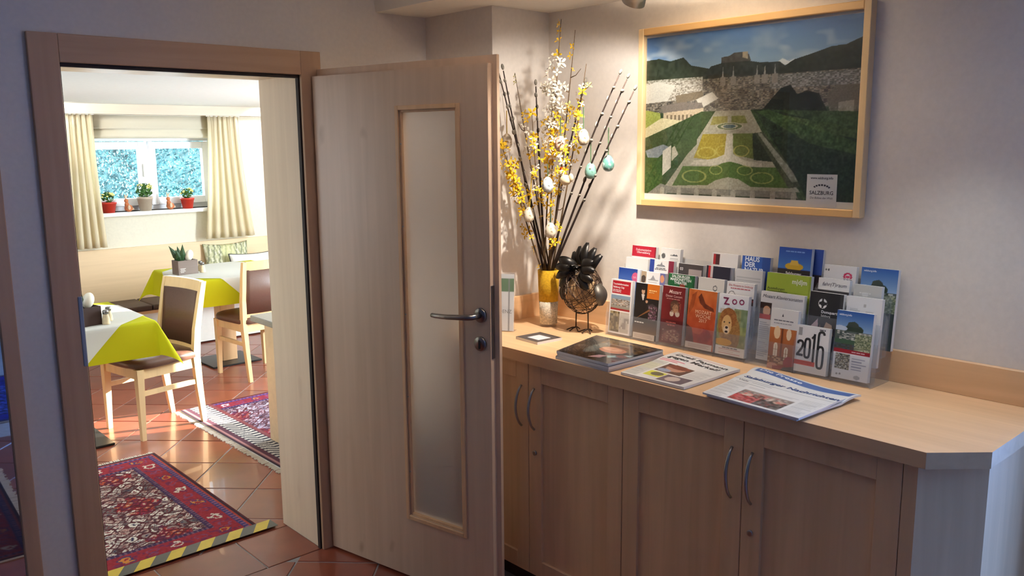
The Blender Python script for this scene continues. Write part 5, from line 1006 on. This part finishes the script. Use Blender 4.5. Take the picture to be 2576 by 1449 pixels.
# sideboard just inside the doorway
sb = thing('sideboard', 'pale sideboard with grey top just behind the right door jamb', 'sideboard', (.78, 1.0, .0125))
MB().box(-.345, .345, -.48, .40, 0, .70).build('cabinet_body', M['panel_x'], sb); MB().box(-.40, .40, -.54, .46, .70, .735, .004).build('top', M['granite'], sb)

# rugs
def rug(name, x0, x1, y0, y1, p, label, fringe, group=None, th=.008, z=.0008):
    o = slab(name, x1-x0, y1-y0, th, p, M['rug']); o.location = ((x0+x1)/2, y0, z); tag(o, label, 'rug', group)
    fb = MB(); rr = random.Random(5)
    for side, n in fringe:
        for i in range(n):
            t_ = (i+.5)/n+rr.uniform(-.3, .3)/n; ln = rr.uniform(.028, .042)
            if side in 'LR': X = -(x1-x0)/2 if side == 'L' else (x1-x0)/2; s_ = -1 if side == 'L' else 1; y = t_*(y1-y0); fb.frustum((X+s_*ln/2, y, .0005), (ln, .005), (X+s_*ln/2, y, .005), (ln, .003))
            else: Y = (y1-y0) if side == 'B' else 0; s_ = 1 if side == 'B' else -1; x = (t_-.5)*(x1-x0); fb.frustum((x, Y+s_*ln/2, .0005), (.005, ln), (x, Y+s_*ln/2, .005), (.003, ln))
    if fringe: fo = fb.build('fringe', plain('fringe_wool', (226, 218, 204), .95), o); fo['kind'] = 'stuff'
    return o
def persian(w_, h_, nx, ny, seed, dark=1.0, sides='LRFB'):
    p = Paint(nx, ny, (110, 22, 36)); rg = np.random.default_rng(seed); X, Y = p.U*w_, p.V*h_; D = np.minimum(np.minimum(X, w_-X), np.minimum(Y, h_-Y)); E = np.minimum(X, w_-X) < np.minimum(Y, h_-Y); along = np.where(E, Y, X)
    # field of small lozenges
    wob = (smooth_noise(ny+1, nx+1, 26, 22, rg)-.5)*1.3; wo2 = (smooth_noise(ny+1, nx+1, 30, 26, rg)-.5)*1.3; a, b = X/.058+Y/.047+wob, X/.058-Y/.047+wo2; ia, ib = np.floor(a).astype(int), np.floor(b).astype(int); fa, fb_ = a-ia, b-ib; H = rg.integers(0, 1000, (400, 400)); hsh = H[ia % 400, ib % 400]
    zone = (np.abs(((X-w_/2)/.19) % 2-1)+np.abs((Y/.21) % 2-1)); red = (zone+(smooth_noise(ny+1, nx+1, 40, 32, rg)-.5)*.5 < .58)
    light = np.array([(206, 196, 186), (226, 218, 206), (150, 132, 128), (196, 168, 156), (110, 100, 100)]); reds = np.array([(150, 24, 40), (128, 20, 34), (164, 36, 40), (140, 30, 60), (176, 74, 44)])
    col = np.where(red[..., None], reds[hsh % 5], light[hsh % 5]); edge = (np.minimum(np.minimum(fa, 1-fa), np.minimum(fb_, 1-fb_)) < .14); core = (np.abs(fa-.5)+np.abs(fb_-.5) < .2)
    col = np.where(edge[..., None], np.where(red[..., None], (92, 14, 34), (84, 22, 34)), col); col = np.where(core[..., None], np.where((hsh % 3 == 0)[..., None], (44, 40, 74), np.where(red[..., None], (206, 176, 150), (120, 30, 40))), col)
    p.c = col.astype(float)
    jit = smooth_noise(ny+1, nx+1, 60, 60, rg); p.put((jit > .72) & red, (70, 24, 70), .6); p.put((jit < .22) & ~red, (70, 34, 44), .75)
    # border bands
    p.put(D < .175, (58, 34, 76)); p.put((D < .168) & (((along/.022) % 1) < .35), (120, 84, 104)); p.put(D < .148, (148, 30, 46)); cell = np.floor(along/.105).astype(int); ph = (along/.105) % 1; pd = (D-.098)/.05
    wv_ = (smooth_noise(ny+1, nx+1, 70, 60, rg)-.5); rad = np.hypot((ph-.5)*2.2, pd)+wv_*.7; md = (D < .146) & (D > .054); p.put(md & (wv_ > .22), (112, 30, 70)); p.put(md & (rad < .62) & (cell % 4 == 0), (70, 50, 96)); p.put(md & (rad < .42) & (cell % 4 == 0), (206, 132, 50)); p.put(md & (rad < .5) & (cell % 4 == 2), (214, 202, 186)); p.put(md & (rad < .22), (150, 30, 46)); p.put(md & (rad < .5) & (rad > .3) & (cell % 2 == 1), (126, 60, 96))
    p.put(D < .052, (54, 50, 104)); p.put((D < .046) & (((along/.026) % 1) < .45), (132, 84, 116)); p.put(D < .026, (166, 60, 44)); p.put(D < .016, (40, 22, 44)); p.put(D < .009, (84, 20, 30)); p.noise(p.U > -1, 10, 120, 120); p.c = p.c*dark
    return p
rug('patterned_rug', -1.16, -.141, .352, 1.655, persian(1.02, 1.30, 200, 256, 1), 'red patterned rug with white lozenges inside the doorway', [('B', 110)])
p = persian(1.6, 1.43, 220, 200, 9); X, Y = p.U*1.6, p.V*1.43
p.c = p.c*np.array((.92, .95, 1.15)); b = (X < .21); p.put(b, (96, 34, 56)); zig = (np.sin((Y*150)+np.sin(X*60)*1.5+X*70) > -.05); p.put((X > .065) & (X < .18) & zig, (196, 192, 186)); p.put((X > .065) & (X < .18) & ~zig, (44, 44, 60)); p.put((X > .185) & (X < .21), (120, 60, 64)); p.put(X < .06, (80, 40, 60)); p.put((X > .02) & (X < .03), (170, 120, 120)); p.put((X > .045) & (X < .05), (40, 40, 70)); p.put(X < .008, (40, 24, 40))
rug('patterned_rug', .265, 1.865, .90, 2.325, p, 'purple red rug with black and white border by the sideboard', [('L', 120)])
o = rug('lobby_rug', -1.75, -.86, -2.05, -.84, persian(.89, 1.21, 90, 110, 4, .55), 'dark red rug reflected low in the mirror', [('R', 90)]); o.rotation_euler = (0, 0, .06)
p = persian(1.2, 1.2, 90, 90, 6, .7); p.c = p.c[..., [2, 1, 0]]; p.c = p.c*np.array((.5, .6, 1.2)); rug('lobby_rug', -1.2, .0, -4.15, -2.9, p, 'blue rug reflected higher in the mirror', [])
# hazard tape across the threshold
tp_ = thing('floor_tape', 'yellow and grey striped tape along the front edge of the red rug', 'tape', (-.43, .362, .0095)); 
tg = MB().box(-.72, .355, -.040, .040, 0, .0008); to = tg.build('tape_strip', M['tape_g'], tp_)
for k in range(9):
    x = .30-.128*k; 
    if x < -.70: break
    MB().prism([(max(x-.064, -.72), -.040), (x, -.040), (min(x+.055, .355), .040), (max(x-.009, -.72), .040)], .0009, .0013).build('stripe', M['tape_y'], tp_)
